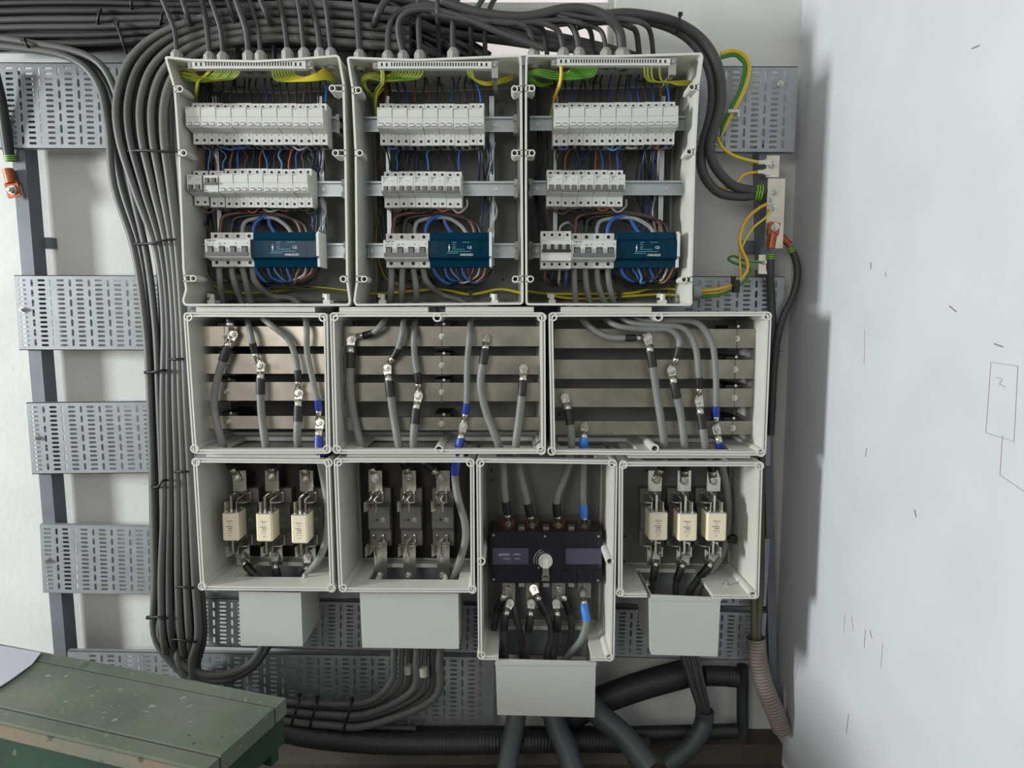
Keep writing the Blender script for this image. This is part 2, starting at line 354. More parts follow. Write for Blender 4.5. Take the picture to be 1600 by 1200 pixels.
def enclosure(label, px, rim, back, t, groove, rad, bosses, plate, cuts=(), boss_r=(7.0, 4.6), group=None, plate_in=4, post=9.0):
    raw = [P(x, y, rim) for x, y in px]; poly = at(rounded(raw, rad), rim)
    def ins(d): return at(rounded(inset(at(raw, rim), d), max(.0015, rad - d)), rim)
    cen = sum(poly, Vector()) / len(poly); cen.y = back; cen.z = min(p.z for p in poly)
    rt = thing('enclosure', label, 'enclosure', cen, group); mb = MB()
    if groove:
        i1, i2, i3 = ins(t * .36), ins(t * .62), ins(t)
        ls = [at(poly, back), poly, i1, at(i1, rim + .004), at(i2, rim + .004), at(i2, rim), i3, at(i3, back - .004)]
    else:
        i3 = ins(t); ls = [at(poly, back), poly, i3, at(i3, back - .004)]
    mb.loops(ls, 0, True, True); me = part(mb, 'shell', 'enclosure plastic', rt)
    cl = []
    zmin, zmax = min(p.z for p in poly), max(p.z for p in poly)
    for (kind, x0, x1, y0, y1) in cuts:
        xa, xb = P(x0, 600, rim).x, P(x1, 600, rim).x
        z0, z1 = (zmin - .02, zmin + .018) if kind == 'bottom' else (zmax - .018, zmax + .02)
        cl.append(cutter((xa, y0, z0), (xb, y1, z1)))
    if cl: apply_cuts(me, cl)
    for q in bosses:
        bx, by = q[0], q[1]; c = P(bx, by, rim); s_ = PM(rim)
        k = MB(); k.pipe(c + V(0, -.0008, 0), V(c.x, min(rim + post, back - .004), c.z), boss_r[0] * s_, boss_r[1] * s_, 16, depth=.05)
        if len(q) > 2:                                   # web that ties the post to the side wall
            e = P(q[2], by, rim); h = 2.0 * s_
            for dz in (-1, 1): k.box(V(c.x, rim, c.z + dz * (boss_r[0] - 1) * s_ - h / 3), V(e.x, min(rim + post, back - .01), c.z + dz * (boss_r[0] - 1) * s_ + h / 3))
        part(k, 'screw_post', 'enclosure plastic', rt)
    pb = inset(at(raw, rim), t + .004 + plate_in * .001)
    k = MB(); k.prism(at(pb, back - .016), V(0, .003, 0)); part(k, 'mounting_plate', plate, rt)
    ORG[rt] = cen; return rt, poly, zmin, zmax
UPX = [[(256, 87), (300, 92), (400, 94), (470, 90), (530, 85), (538, 130), (541, 240), (544, 440), (548, 470), (546, 478), (288, 478), (284, 470), (289, 452), (285, 420), (278, 240), (271, 138)],
       [(541, 88), (590, 90), (650, 92), (720, 89), (815, 85), (816, 140), (817, 300), (818, 440), (818, 476), (555, 478), (552, 470), (556, 440), (554, 240), (549, 138)],
       [(821, 85), (890, 86), (960, 86), (1097, 82), (1099, 90), (1093, 132), (1087, 240), (1082, 430), (1082, 478), (821, 477), (820, 300), (820, 140)]]
UB = [[(281, 139, 270), (519, 138, 538), (287, 239, 278), (524, 239, 541), (302, 435, 286), (536, 436, 545)],
      [(560, 141, 549), (804, 139, 816), (562, 239, 554), (804, 239, 817), (569, 436, 556), (805, 436, 818)],
      [(831, 138, 820), (1081, 136, 1092), (831, 239, 820), (1077, 237, 1086), (829, 436, 820), (1069, 437, 1082)]]
ULAB = ['bundle-side tall enclosure', 'middle tall enclosure', 'wall-side tall enclosure']
UDESC = ['tall open grey enclosure beside the hanging cable bundle, two full breaker rows', 'tall open grey enclosure between the two other breaker enclosures', 'tall open grey enclosure beside the white earth bar, nearest the white wall']
UENC = []
for i in range(3):
    xs = [p[0] for p in UPX[i]]
    e = enclosure(UDESC[i], UPX[i], RIM, BACK, .004, False, .008, UB[i], 'grey plate', boss_r=(5.2, 3.4), post=.035,
                  cuts=[('bottom', (325, 612, 890)[i], (500, 760, 1020)[i], RIM + .07, BACK - .03)])
    UENC.append(e)
MP = [([(286, 488), (512, 489), (516, 709), (301, 709)], [(294, 495), (505, 496), (304, 701), (511, 702)], 'bakelite', [(335, 508)]),
      ([(515, 488), (852, 488), (853, 709), (521, 709)], [(522, 495), (683, 496), (847, 496), (526, 702), (686, 702), (846, 704)], 'grey plate', [(560, 680), (712, 835)]),
      ([(857, 488), (1206, 487), (1197, 712), (861, 710)], [(864, 495), (1029, 495), (1199, 494), (862, 705), (1023, 701), (1189, 707)], 'grey plate', [(878, 1000), (1030, 1150)])]
MDESC = ['square busbar enclosure with dark back beside the hanging cable bundle', 'wide busbar enclosure in the middle with six lugged cables', 'wide busbar enclosure next to the white wall']
MLAB = ['bundle-side busbar enclosure', 'middle busbar enclosure', 'wall-side busbar enclosure']
MENC = []
for i, (px, bs, pl, op) in enumerate(MP):
    cuts = [('bottom', a, c, RIM + .018, BACK - .03) for a, c in op] + [('top', a, c, RIM + .07, BACK - .03) for a, c in op]
    MENC.append(enclosure(MDESC[i], px, RIM, BACK, .0085, True, .009, bs, pl, cuts))
    rt = MENC[-1][0]
    for (x0, x1) in ([(306, 492)], [(530, 669), (696, 834)], [(877, 1018)])[i]:
        k = MB(); a = P(x0, 479.5, RIM + .012); c = P(x1, 487.5, RIM + .012); k.box(a, V(c.x, BACK - .02, c.z)); part(k, 'joining_flange', 'enclosure plastic', rt)
BPX = [([(301, 716), (515, 718), (522, 924), (313, 922)], [(306, 722), (513, 723), (316, 916), (518, 919)], 'bakelite', (350, 456)),
       ([(521, 716), (741, 716), (742, 926), (529, 925)], [(528, 722), (735, 723), (536, 919), (738, 921)], 'bakelite', (560, 711)),
       ([(744, 716), (965, 719), (960, 1033), (747, 1031)], [(750, 723), (957, 724), (752, 877), (953, 877), (752, 1024), (952, 1027)], 'grey plate', (778, 930)),
       ([(967, 722), (1192, 722), (1186, 936), (966, 933)], [(974, 726), (1187, 728), (969, 926), (1176, 929)], 'grey plate', (1018, 1124))]
BDESC = ['square fuse enclosure with dark back beside the hanging cable bundle', 'square enclosure holding three empty fuse holders on a dark back', 'tall enclosure around the black rotary switch', 'square fuse enclosure with light back next to the white wall']
BLAB = ['bundle-side fuse enclosure', 'empty-holder enclosure', 'switch enclosure', 'wall-side fuse enclosure']
BENC = []
for i, (px, bs, pl, (o0, o1)) in enumerate(BPX):
    y0 = RIM + .055 if i == 0 else (RIM + .05 if i == 1 else RIM - .02)
    cuts = [('bottom', o0, o1, y0, BACK - .03), ('top', (335, 555, 775, 1010)[i], (510, 730, 935, 1145)[i], RIM + .02, BACK - .03)]
    BENC.append(enclosure(BDESC[i], px, RIM + .004, BACK, .0085, True, .009, bs, pl, cuts))
    rt = BENC[-1][0]
    if i != 2:
        x0, x1 = ((322, 500), (542, 724), None, (982, 1172))[i]
        k = MB(); a = P(x0, 709.5, RIM + .02); c = P(x1, 716, RIM + .02); k.box(a, V(c.x, BACK - .02, c.z)); part(k, 'joining_flange', 'enclosure plastic', rt)
    for q in ((bs[2][0] + (42 if i == 3 else 56), bs[2][1] - 3), (bs[3][0] - 42, bs[3][1] - 3)) if i != 2 else ():
        k = MB(); p = P(q[0], q[1], RIM + .055); p.z = BENC[-1][2] + .009; bolt(k, p, V(0, 0, 1), .006); part(k, 'bolt', 'bolt zinc', rt)

# small fittings inside the enclosures
for i, (px, py) in enumerate(((334, 466), (513, 468), (599, 467), (773, 467), (862, 466), (1034, 467))):
    rt = UENC[i // 2][0]; k = MB(); c = P(px, py, 1.40); z0 = UENC[i // 2][2] + .004
    k.box((c.x - .007, 1.385, z0), (c.x + .007, 1.415, z0 + .009)); k.cyl(V(c.x, 1.392, z0 + .004), V(c.x, 1.392, z0 + .021), .0055, 10); k.box((c.x - .009, 1.390, z0 + .014), (c.x - .004, 1.41, z0 + .022)); part(k, 'joining_clip', 'enclosure plastic', rt)
for rt, yq, qs in ((UENC[1][0], BACK - .016, ((597, 437), (786, 437))), (UENC[2][0], BACK - .016, ((846, 437), (1040, 438))), (BENC[2][0], BACK - .016, ((768, 735), (768, 750))), (BENC[3][0], BACK - .016, ((976, 838), (975, 877), (1146, 881), (1010, 735))), (BENC[1][0], BACK - .016, ((566, 882), (731, 883))), (MENC[2][0], BACK - .016, ((1164, 506), (874, 647))), (MENC[1][0], BACK - .016, ((553, 505), (713, 505)))):
    for px, py in qs:
        k = MB(); c = P(px, py, yq - .0002); k.cyl(c, c + V(0, -.0012, 0), .0046, 12, 0); k.cyl(c + V(0, -.0012, 0), c + V(0, -.0016, 0), .0028, 10, 1); part(k, 'plate_screw', ['holder grey', 'recess dark'], rt)

# cable duct covers hanging below the lower enclosures
def cover(label, tl, trr, brr, bl, yf, yb, lip=False):
    A, B, C, D = P(*tl, yf), P(*trr, yf), P(*brr, yf), P(*bl, yf); rt = thing('cable_cover', label, 'cover', (C + D) / 2, None); mb = MB(); t = .003
    d = V(0, yb - yf, 0)
    mb.prism([A, B, C, D], V(0, t, 0)); rt_ = part(mb, 'front_panel', 'cover plastic', rt)
    for p, q, s in ((A, D, 1), (B, C, -1)):
        k = MB(); o = V(0, t, 0); k.prism([p + o, q + o, q + d, p + d], V(s * t, 0, 0)); part(k, 'side_panel', 'cover plastic', rt)
    if lip:
        k = MB(); k.box(A + V(-.001, -.002, -.012), B + V(.001, 0, 0)); part(k, 'top_lip', 'cover plastic', rt)
cover('plain light grey cover below the fuse enclosure beside the hanging bundle', (373, 924), (470, 926), (473, 1010), (376, 1009), 1.34, 1.465)
cover('wide plain light grey cover below the three empty fuse holders', (562, 926), (716, 927), (717, 1014), (566, 1012), 1.34, 1.465)
cover('largest light grey cover, lowest one, below the rotary switch', (774, 1030), (931, 1034), (929, 1121), (777, 1117), 1.325, 1.465, True)
cover('light grey cover with rounded corners below the fuse enclosure by the white wall', (1016, 929), (1126, 934), (1121, 1026), (1018, 1023), 1.322, 1.465, True)

# ------------------------------------------------------------------ breakers, rails, terminal blocks
ORD = ['first', 'second', 'third', 'fourth', 'fifth', 'sixth', 'seventh', 'eighth', 'ninth']
KITS = {}
def kit_breaker(kind):
    """list of (name, mesh, label, kind) in metres round the nose centre: x across, z up, y into the wall"""
    if kind in KITS: return KITS[kind]
    K = []
    def put(name, mb, mats, label=None, kd=None): K.append((name, mb.mesh(name, mats), label, kd))
    H = .0865
    if kind in 'ABC': W, n = .0312, 2
    elif kind == 'D': W, n = .0935, 4
    else: W, n = .0640, 4
    if kind == 'D': H = .0725
    if kind == 'E': H = .0755
    h = H / 2; zt, zb = (.31 * H, -.18 * H) if kind in 'ABC' else (.27 * H, -.27 * H)
    mb = MB(); g = .0003
    prof = [(.066, -h), (.066, h), (.028, h), (.028, zt), (.002, zt), (0, zt - .002), (0, zb + .003), (.004, zb), (.028, zb - .005), (.028, -h)]
    if kind == 'E': prof = [(.066, -h), (.066, h), (.012, h), (.012, .27 * H), (.0, .25 * H), (0, -.3 * H), (.012, -.32 * H), (.012, -h)]
    mb.prism([V(-W / 2 + g, y, z) for y, z in prof], V(W - 2 * g, 0, 0)); put('body', mb, 'breaker white')
    ys = .028 if kind != 'E' else .012
    k = MB()
    for j in range(n):
        x = -W / 2 + W * (j + .5) / n + (.0 if kind != 'D' else -.001)
        for z in ((h - .0075, -h + .0085)):
            k.cyl(V(x, ys - .0003, z), V(x, ys + .002, z), .0030 if kind != 'D' else .0037, 12, 0, smooth=False)
    put('terminal_screw', k, 'recess dark', 'dark recessed terminal screws', 'stuff')
    k = MB()
    for j in range(1, n):
        x = -W / 2 + W * j / n
        k.box((x - .0002, ys - .0002, h - .014), (x + .0002, ys + .001, h)); k.box((x - .0002, ys - .0002, -h), (x + .0002, ys + .001, -h + .016))
    put('pole_seam', k, 'print grey', None, 'stuff')
    if kind == 'A':
        k = MB(); k.box((-W / 2 + .001, -.0012, zt - .0205), (W / 2 - .001, .001, zt - .0012)); put('label_flap', k, 'breaker white', 'blank white label flap')
        k = MB(); k.box((-W / 2 + .0015, -.0014, zt - .0032), (W / 2 - .006, -.0011, zt - .0026)); k.box((-W / 2 + .0015, -.0014, zt - .0048), (-W / 2 + .0075, -.0011, zt - .0038)); put('print_line', k, 'print grey', None, 'stuff')
        for j in (-1, 1):
            x = j * W * .235; k = MB(); k.box((x - .0042, -.0006, -.0125), (x + .0042, .0008, -.0052), 0); k.box((x - .0040, -.0022, -.0118), (x + .0040, -.0004, -.0076), 1); put('toggle', k, ['print grey', 'breaker white'], 'white toggle in a small window')
        k = MB(); k.cyl(V(0, -.0004, -.0112), V(0, .001, -.0112), .001, 8); put('indicator', k, 'print black')
        k = MB()
        for x in (-W * .25, W * .25): k.box((x - .001, .0276, zb - .0085), (x + .0012, .029, zb - .0062))
        put('print_mark', k, 'print grey', None, 'stuff')
        k = MB()
        for x in (-W * .25, W * .25): k.box((x - .004, .030, -h - .002), (x + .004, .05, -h + .0015))
        put('clamp_foot', k, 'recess dark', 'black clamp foot', 'stuff')
    if kind in 'BC':
        s = 1 if kind == 'B' else -1; zc = -.005 if kind == 'B' else zt - .014
        for j in (-1, 1):
            x = j * W * .235; k = MB()
            k.box((x - .0044, -.0003, zc - .006), (x + .0044, .001, zc + .007), 1); k.box((x - .0034, -.005, zc - .005), (x + .0034, .0, zc + .006), 0); put('toggle', k, ['toggle grey', 'recess dark'], 'dark grey toggle')
        k = MB(); k.box((-W / 2 + .001, -.0042, zc - .0095), (W / 2 - .001, -.0002, zc - .0048)); put('tie_bar', k, 'toggle grey', 'grey bar joining the toggles')
        k = MB(); z0 = zt - .0062 if kind == 'B' else zb + .008
        if kind == 'B': letter(k, 'Sigma', (-W / 2 + .0025, -.0003, z0), .0048)
        for x, z, wd in ((-W / 2 + .0025, z0 - .0028, .007), (-W / 2 + .0045, z0 - .0068, .004), (W * .12, z0 - .0068, .004), (-W / 2 + .0025, z0 - .0098, .003)): k.box((x, -.0003, z), (x + wd, .0004, z + .0010))
        put('lettering', k, 'print black', 'small dark print', 'stuff')
    if kind == 'D':
        for j in range(4):
            x = -W / 2 + W * (j + .5) / 4; k = MB()
            k.box((x - .0065, -.0004, -.008), (x + .0065, .001, .0045), 1); k.box((x - .0048, -.004, -.0078), (x + .0048, .0, .0018), 0); put('toggle', k, ['toggle grey', 'recess dark'], 'grey toggle in a dark window')
        k = MB(); k.box((-W / 2 + .002, -.0052, -.0158), (W / 2 - .004, 0, -.0080)); put('tie_bar', k, 'toggle grey', 'long grey bar joining four toggles')
        k = MB(); letter(k, 'Sigma', (-W / 2 + .003, -.0004, zt - .0052), .0068, width=.019)
        for j in range(4): k.box((-W / 2 + W * (j + .70) / 4, -.0004, zt - .0098), (-W / 2 + W * (j + .84) / 4, .0004, zt - .0084))
        for x, z, wd in ((.003, .0098, .010), (.003, .0128, .006), (.012, .0128, .005), (.003, .0156, .004), (.028, .0098, .007), (.028, .0122, .007)): k.box((-W / 2 + x, -.0004, zt - z), (-W / 2 + x + wd, .0004, zt - z + .0008))
        put('lettering', k, 'print black', 'maker print and small marks', 'stuff')
    if kind == 'E':
        for j in range(4):
            x = -W / 2 + W * (j + .5) / 4; k = MB(); k.box((x - .0036, -.006, -.004), (x + .0036, 0, .0095)); put('toggle', k, 'toggle black', 'black toggle')
        k = MB(); k.box((-W / 2 + .002, -.005, -.0062), (W / 2 - .002, 0, -.0005)); put('tie_bar', k, 'toggle black', 'black bar joining four toggles')
        k = MB(); k.box((-W / 2 + .003, -.0004, .0172), (W / 2 - .003, .0003, .0176)); k.box((-W / 2 + .003, .0115, -h + .0125), (W / 2 - .003, .0125, -h + .0129)); put('print_line', k, 'print grey', None, 'stuff')
    KITS[kind] = K; return K
NOSE = 1.330
def breaker(kind, x0, x1, yt, yb, label, group):
    Wd = {'A': .0312, 'B': .0312, 'C': .0312, 'D': .0935, 'E': .064}[kind]; y = NOSE
    a, c = P(x0, (yt + yb) / 2, y), P(x1, (yt + yb) / 2, y); s = (c.x - a.x) / Wd
    Hd = {'D': .0725, 'E': .0755}.get(kind, .0865); sz = (P(x0, yt, y + .02).z - P(x0, yb, y + .02).z) / Hd
    rt = thing('circuit_breaker', label, 'breaker', (a + c) / 2, group); rt.scale = (s, 1, sz)
    for name, me, lb, kd in kit_breaker(kind):
        o = bpy.data.objects.new(name, me); COL.objects.link(o); o.parent = rt; tag(o, lb, None, None, kd)
    return rt
ROWS = {}
def row(box, kind, n, x0, x1, yt, yb, text, grp, start=0, dy=0.0):
    for i in range(n):
        a = x0 + (x1 - x0) * i / n; c = x0 + (x1 - x0) * (i + 1) / n; j = R.uniform(-.6, .6)
        breaker(kind, a, c, yt + j + dy * i, yb + j + dy * i, text % ORD[start + i], grp)
row(0, 'A', 9, 290, 505, 154.5, 219.5, 'white flap-front breaker, %s from the bundle side, top row, bundle-side tall enclosure', 'breakers on the top rail of the bundle-side enclosure', 0, .15)
breaker('B', 292, 315.5, 262.5, 317, 'first breaker beside the bundle, middle row, grey toggles low on its face', 'breakers on the middle rail of the bundle-side enclosure')
breaker('C', 318, 341, 262.5, 319.5, 'white breaker mounted upside down, grey toggles near its top', 'breakers on the middle rail of the bundle-side enclosure')
row(0, 'A', 6, 342, 481, 259.5, 320.5, 'white flap-front breaker, %s from the bundle side, middle row, bundle-side tall enclosure', 'breakers on the middle rail of the bundle-side enclosure', 2)
row(1, 'A', 7, 589, 756, 155.5, 221, 'white flap-front breaker, %s from the bundle side, top row, middle tall enclosure', 'breakers on the top rail of the middle tall enclosure')
row(1, 'B', 5, 596, 720, 263.5, 320, 'grey-toggle breaker, %s from the bundle side, middle row, middle tall enclosure', 'breakers on the middle rail of the middle tall enclosure', 0, .2)
row(2, 'A', 8, 865, 1060, 154, 221, 'white flap-front breaker, %s from the bundle side, top row, wall-side tall enclosure', 'breakers on the top rail of the wall-side enclosure', 0, -.15)
row(2, 'B', 5, 855, 977, 261.5, 318.5, 'grey-toggle breaker, %s from the bundle side, middle row, wall-side tall enclosure', 'breakers on the middle rail of the wall-side enclosure')
G4 = 'four-pole main breakers beside the blue terminal blocks'
breaker('D', 320, 391, 361, 414.5, 'four-pole main breaker with grey bar, bundle-side tall enclosure', G4)
breaker('D', 599, 669, 362.5, 416, 'four-pole main breaker with grey bar, middle tall enclosure', G4)
breaker('D', 893, 963, 362.5, 417, 'four-pole main breaker with grey bar, wall-side tall enclosure', G4)
breaker('E', 845, 893, 360.5, 418.5, 'narrow four-pole breaker with black toggles on the lowest rail', 'narrow black-toggle breaker')

def rail(label, x0, x1, yt, yb, ends, grp='DIN rails in the tall enclosures'):
    y = 1.392; a, c = P(x0, (yt + yb) / 2, y), P(x1, (yt + yb) / 2, y); hh = (P(x0, yt, y).z - P(x0, yb, y).z) / 2
    zc = (a.z + c.z) / 2; rt = thing('mounting_rail', label, 'rail', V((a.x + c.x) / 2, y, zc - hh), grp); mb = MB()
    pr = [(0, hh), (0, hh - .004), (.007, hh - .004), (.007, -hh + .004), (0, -hh + .004), (0, -hh), (.0012, -hh), (.0012, -hh + .0028), (.0085, -hh + .0028), (.0085, hh - .0028), (.0012, hh - .0028), (.0012, hh)]
    mb.prism([V(a.x, y + d, zc + z) for d, z in pr], V(c.x - a.x, 0, 0)); part(mb, 'hat_profile', 'rail zinc', rt)
    for e in ends:
        ex = P(e, yt, y).x; k = MB(); wq = .0072
        k.box(V(ex - wq / 2, y - .004, zc + hh + .003), V(ex + wq / 2, y + .025, zc + hh - .009)); k.box(V(ex - wq / 2, y - .004, zc - hh - .003), V(ex + wq / 2, y + .025, zc - hh + .009)); k.box(V(ex - wq / 2 + .002, y - .001, zc - hh), V(ex + wq / 2, y + .02, zc + hh))
        part(k, 'end_bracket', 'gland grey', rt, 'grey plastic end bracket')
    for sx in (x0 + 12, x1 - 32):
        k = MB(); p = P(sx, (yt + yb) / 2, y + .007); p.z = zc; k.cyl(p, p + V(0, -.002, 0), .0034, 12); k.box(p + V(-.003, -.0024, -.0005), p + V(.003, -.0018, .0005)); part(k, 'rail_screw', 'bolt zinc', rt)
for q in (('top rail, bundle-side tall enclosure, mostly hidden', 300, 530, 182, 206, [528]), ('middle rail with bare end, bundle-side tall enclosure', 300, 538, 283, 307, [537]), ('lowest rail with both ends bare, bundle-side tall enclosure', 304, 541, 380, 403, [308, 540]),
          ('top rail with both ends bare, middle tall enclosure', 563, 806, 182, 206, [805]), ('middle rail with long bare end, middle tall enclosure', 566, 807, 283, 306, [567, 806]), ('lowest rail with both ends bare, middle tall enclosure', 569, 808, 380, 403, [570, 807]),
          ('top rail with bare bundle-side end, wall-side tall enclosure', 828, 1078, 181, 204, [1076]), ('middle rail with long bare end, wall-side tall enclosure', 827, 1073, 282, 305, [829, 1071]), ('lowest rail, wall-side tall enclosure', 826, 1070, 380, 403, [829, 1069])):
    rail('zinc ' + q[0], *q[1:])
def strap(label, px, wpx, y0, y1, grp='vertical zinc bars behind the rails'):
    y = 1.404; a, c = P(px, y0, y), P(px + wpx, y1, y); mb = MB(); z = [a.z, c.z]
    mb.box(V(a.x, y, c.z), V(a.x + wpx * PM(y), y + .002, a.z)); mb.box(V(a.x, y, c.z), V(a.x + .0016, y + .008, a.z)); mb.box(V(a.x + wpx * PM(y) - .0016, y, c.z), V(a.x + wpx * PM(y), y + .008, a.z))
    solo(mb, 'support_bar', 'rail zinc', label, 'bar', grp)
for i, (xa, xb) in enumerate(((330, 494), (600, 763), (864, 1031))):
    strap('vertical zinc support bar under the breakers, bundle side of the ' + ULAB[i], xa, 9, 150, 415); strap('vertical zinc support bar beside the blue block end, ' + ULAB[i], xb, 10, 150, 415)

def terminal_block(label, x0, x1, yt, yb):
    y = 1.333; a, c = P(x0, yt, y), P(x1, yb, y); x0, x1, zt, zb = a.x, c.x, a.z, c.z; W = x1 - x0; H = zt - zb
    rt = thing('terminal_block', label, 'terminal block', V((x0 + x1) / 2, y + .03, zb), 'blue covered terminal blocks')
    k = MB(); k.box((x0 + .002, y + .042, zb + .001), (x1 - .006, y + .056, zt - .001)); part(k, 'base', 'terminal white', rt)
    for j in range(4):
        z = zb + H * (.22 + .19 * j); k = MB(); k.box((x0 + .006, y + .026 + .003 * j, z - .004), (x1 - .012, y + .033 + .003 * j, z + .004))
        for q in range(11): k.cyl(V(x0 + W * (.12 + .075 * q), y + .023 + .003 * j, z), V(x0 + W * (.12 + .075 * q), y + .027 + .003 * j, z), .0026, 8, 1)
        part(k, 'terminal_bar', ['brass', 'bolt zinc'], rt, 'brass bar with a row of screws')
    k = MB(); p = [(y + .050, zb), (y + .012, zb), (y + .010, zb + .2 * H), (y + .003, zb + .23 * H), (y, zb + .27 * H), (y, zt - .27 * H), (y + .003, zt - .23 * H), (y + .010, zt - .2 * H), (y + .012, zt), (y + .050, zt)]
    q = [(yy + .0014, zz + (.0014 if zz < (zt + zb) / 2 else -.0014)) for yy, zz in p]; q[0] = (p[0][0], q[0][1]); q[-1] = (p[-1][0], q[-1][1])
    k.prism([V(x0, yy, zz) for yy, zz in p + q[::-1]], V(W - .004, 0, 0)); part(k, 'clear_cover', 'blue clear plastic', rt, 'transparent blue plastic cover')
    k = MB()
    for fx in (.13, .80): k.box((x0 + W * fx, y - .0006, zb + .28 * H), (x0 + W * fx + .0022, y + .0006, zt - .28 * H))
    for z in (zb + .285 * H, zt - .285 * H): k.box((x0 + .001, y - .0005, z - .0008), (x1 - .006, y + .0008, z + .0008))
    part(k, 'cover_rib', 'blue clear plastic', rt, None, 'stuff')
    k = MB(); k.box((x1 - .0045, y + .004, zb), (x1, y + .056, zt)); k.box((x1 - .0045, y - .002, zb + .3 * H), (x1 + .0005, y + .01, zt - .05 * H)); part(k, 'end_plate', 'terminal white', rt, 'white end plate')
    k = MB(); yq = y - .0006
    letter(k, 'ONKAFLEX', (x0 + W * .49, yq, zb + .31 * H), .0062, width=W * .21)
    letter(k, 'CE', (x0 + W * .61, yq, zb + .51 * H), .0072)
    zz = zb + .5 * H; xx = x0 + W * .29
    k.add([V(xx + .004, yq, zz + .010), V(xx + .001, yq, zz + .002), V(xx + .003, yq, zz + .0028), V(xx + .0015, yq, zz - .006), V(xx + .0055, yq, zz + .004), V(xx + .0035, yq, zz + .0032)], [(0, 1, 2, 3, 4, 5)])
    part(k, 'lettering', 'print white', rt, 'white maker print and warning flash', 'stuff')
    k = MB()
    for fx, fz, wd in ((.37, .69, .07), (.37, .63, .05), (.37, .57, .06), (.53, .69, .12), (.37, .49, .20), (.30, .43, .36), (.28, .38, .18), (.37, .53, .04)): k.box((x0 + W * fx, yq, zb + fz * H), (x0 + W * (fx + wd), yq + .0004, zb + fz * H + .0009))
    part(k, 'print_line', 'print teal', rt, 'faint lines of small print', 'stuff')
terminal_block('blue covered terminal block on the lowest rail, bundle-side tall enclosure', 392, 499, 361.5, 416.5)
terminal_block('blue covered terminal block on the lowest rail, middle tall enclosure', 671, 768, 362, 416.5)
terminal_block('blue covered terminal block on the lowest rail, wall-side tall enclosure', 964, 1061, 361.5, 417.5)

# white earth terminal strips at the top of the tall enclosures
def earth_strip(label, x0, x1, yt, yb, leg):
    y = 1.320; a, c = P(x0, yt + 3, y), P(x1, yb + 2, y); W = c.x - a.x; H = a.z - c.z; rt = thing('earth_strip', label, 'terminal strip', V((a.x + c.x) / 2, y, c.z), 'white earth terminal strips')
    k = MB(); k.box((a.x + .004, y, c.z), (c.x - .012, y + .012, a.z)); k.box((a.x + .004, y - .0012, c.z + H * .28), (c.x - .012, y, c.z + H * .86)); part(k, 'strip_body', 'terminal white', rt)
    k = MB(); n = 33
    for i in range(n):
        x = a.x + W * (.13 + .70 * i / (n - 1)); k.box((x - .0011, y - .0016, c.z + H * .32), (x + .0011, y, c.z + H * .80))
    for f in (.05, .09, .865, .905): k.box((a.x + W * f - .0016, y - .0016, c.z + H * .30), (a.x + W * f + .0016, y, c.z + H * .74))
    part(k, 'wire_slot', 'recess dark', rt, 'row of dark wire slots', 'stuff')
    k = MB(); k.box((c.x - .012, y + .002, c.z - leg), (c.x, y + .014, a.z + .002)); k.box((c.x - .009, y - .001, a.z - H * .7), (c.x - .003, y + .003, a.z - H * .2)); k.box((c.x - .01, y + .01, c.z - leg), (c.x - .002, BACK - .02, c.z - leg + .006)); part(k, 'end_holder', 'gland grey', rt, 'clear plastic end holder')
    k = MB(); k.box((a.x - .006, y + .003, c.z + .001), (a.x + .004, y + .013, a.z - .001)); k.cyl(V(a.x - .002, y + .001, a.z - H / 2), V(a.x - .002, y + .003, a.z - H / 2), .003, 8); k.box((a.x - .004, y + .01, c.z + .002), (a.x + .002, BACK - .02, c.z + .008)); part(k, 'end_clip', 'gland grey', rt)
earth_strip('white earth strip with wires to both ends, bundle-side tall enclosure', 297, 488, 92, 105, .0)
earth_strip('white earth strip with most wires at one end, middle tall enclosure', 587, 778, 93, 105, .016)
earth_strip('white earth strip above bright green wires, wall-side tall enclosure', 867, 1057, 88, 100, .016)

# cable glands standing on the tall enclosures
GL = []
def gland(i, px, yrow, big=1.0):
    rt, poly, z0, z1 = UENC[i]; Y = RIM + .045 + yrow * .075; s = PM(Y) * big; c = P(px, 80, Y)
    mids = [p for p in poly if p.z > (z0 + z1) / 2]; near = sorted(mids, key=lambda p: abs(p.x - c.x))[:3]; c.z = max(p.z for p in near) - .001
    k = MB(); k.cyl(c, c + V(0, 0, .007), 9.8 * s, 6, 0, smooth=False); k.cyl(c + V(0, 0, .007), c + V(0, 0, .022), 9.2 * s, 8, 0, smooth=False); k.cyl(c + V(0, 0, .022), c + V(0, 0, .029), 9.0 * s, 12, 0, r2=5.4 * s)
    k.cyl(c + V(0, 0, -.010), c + V(0, 0, -.003), 8.6 * s, 10, 0)
    part(k, 'cable_gland', 'gland grey', rt, 'grey cable gland'); GL.append((i, c + V(0, 0, .02), yrow)); return c
GLP = [[(276, 0), (303, 1), (327, 0), (348, 0), (373, 1), (388, 0), (407, 0), (429, 1), (449, 0), (475, 0), (500, 0), (517, 0)],
       [(562, 0), (583, 1), (606, 0), (630, 0), (656, 0), (687, 1), (708, 0), (735, 1), (758, 1)],
       [(834, 0), (856, 1), (880, 0), (905, 0), (929, 1), (947, 0), (972, 0), (1000, 1), (1022, 1)]]
for i, gl in enumerate(GLP):
    for px, yr in gl: gland(i, px, yr, 1.35 if (i, px) == (2, 972) else 1.0)

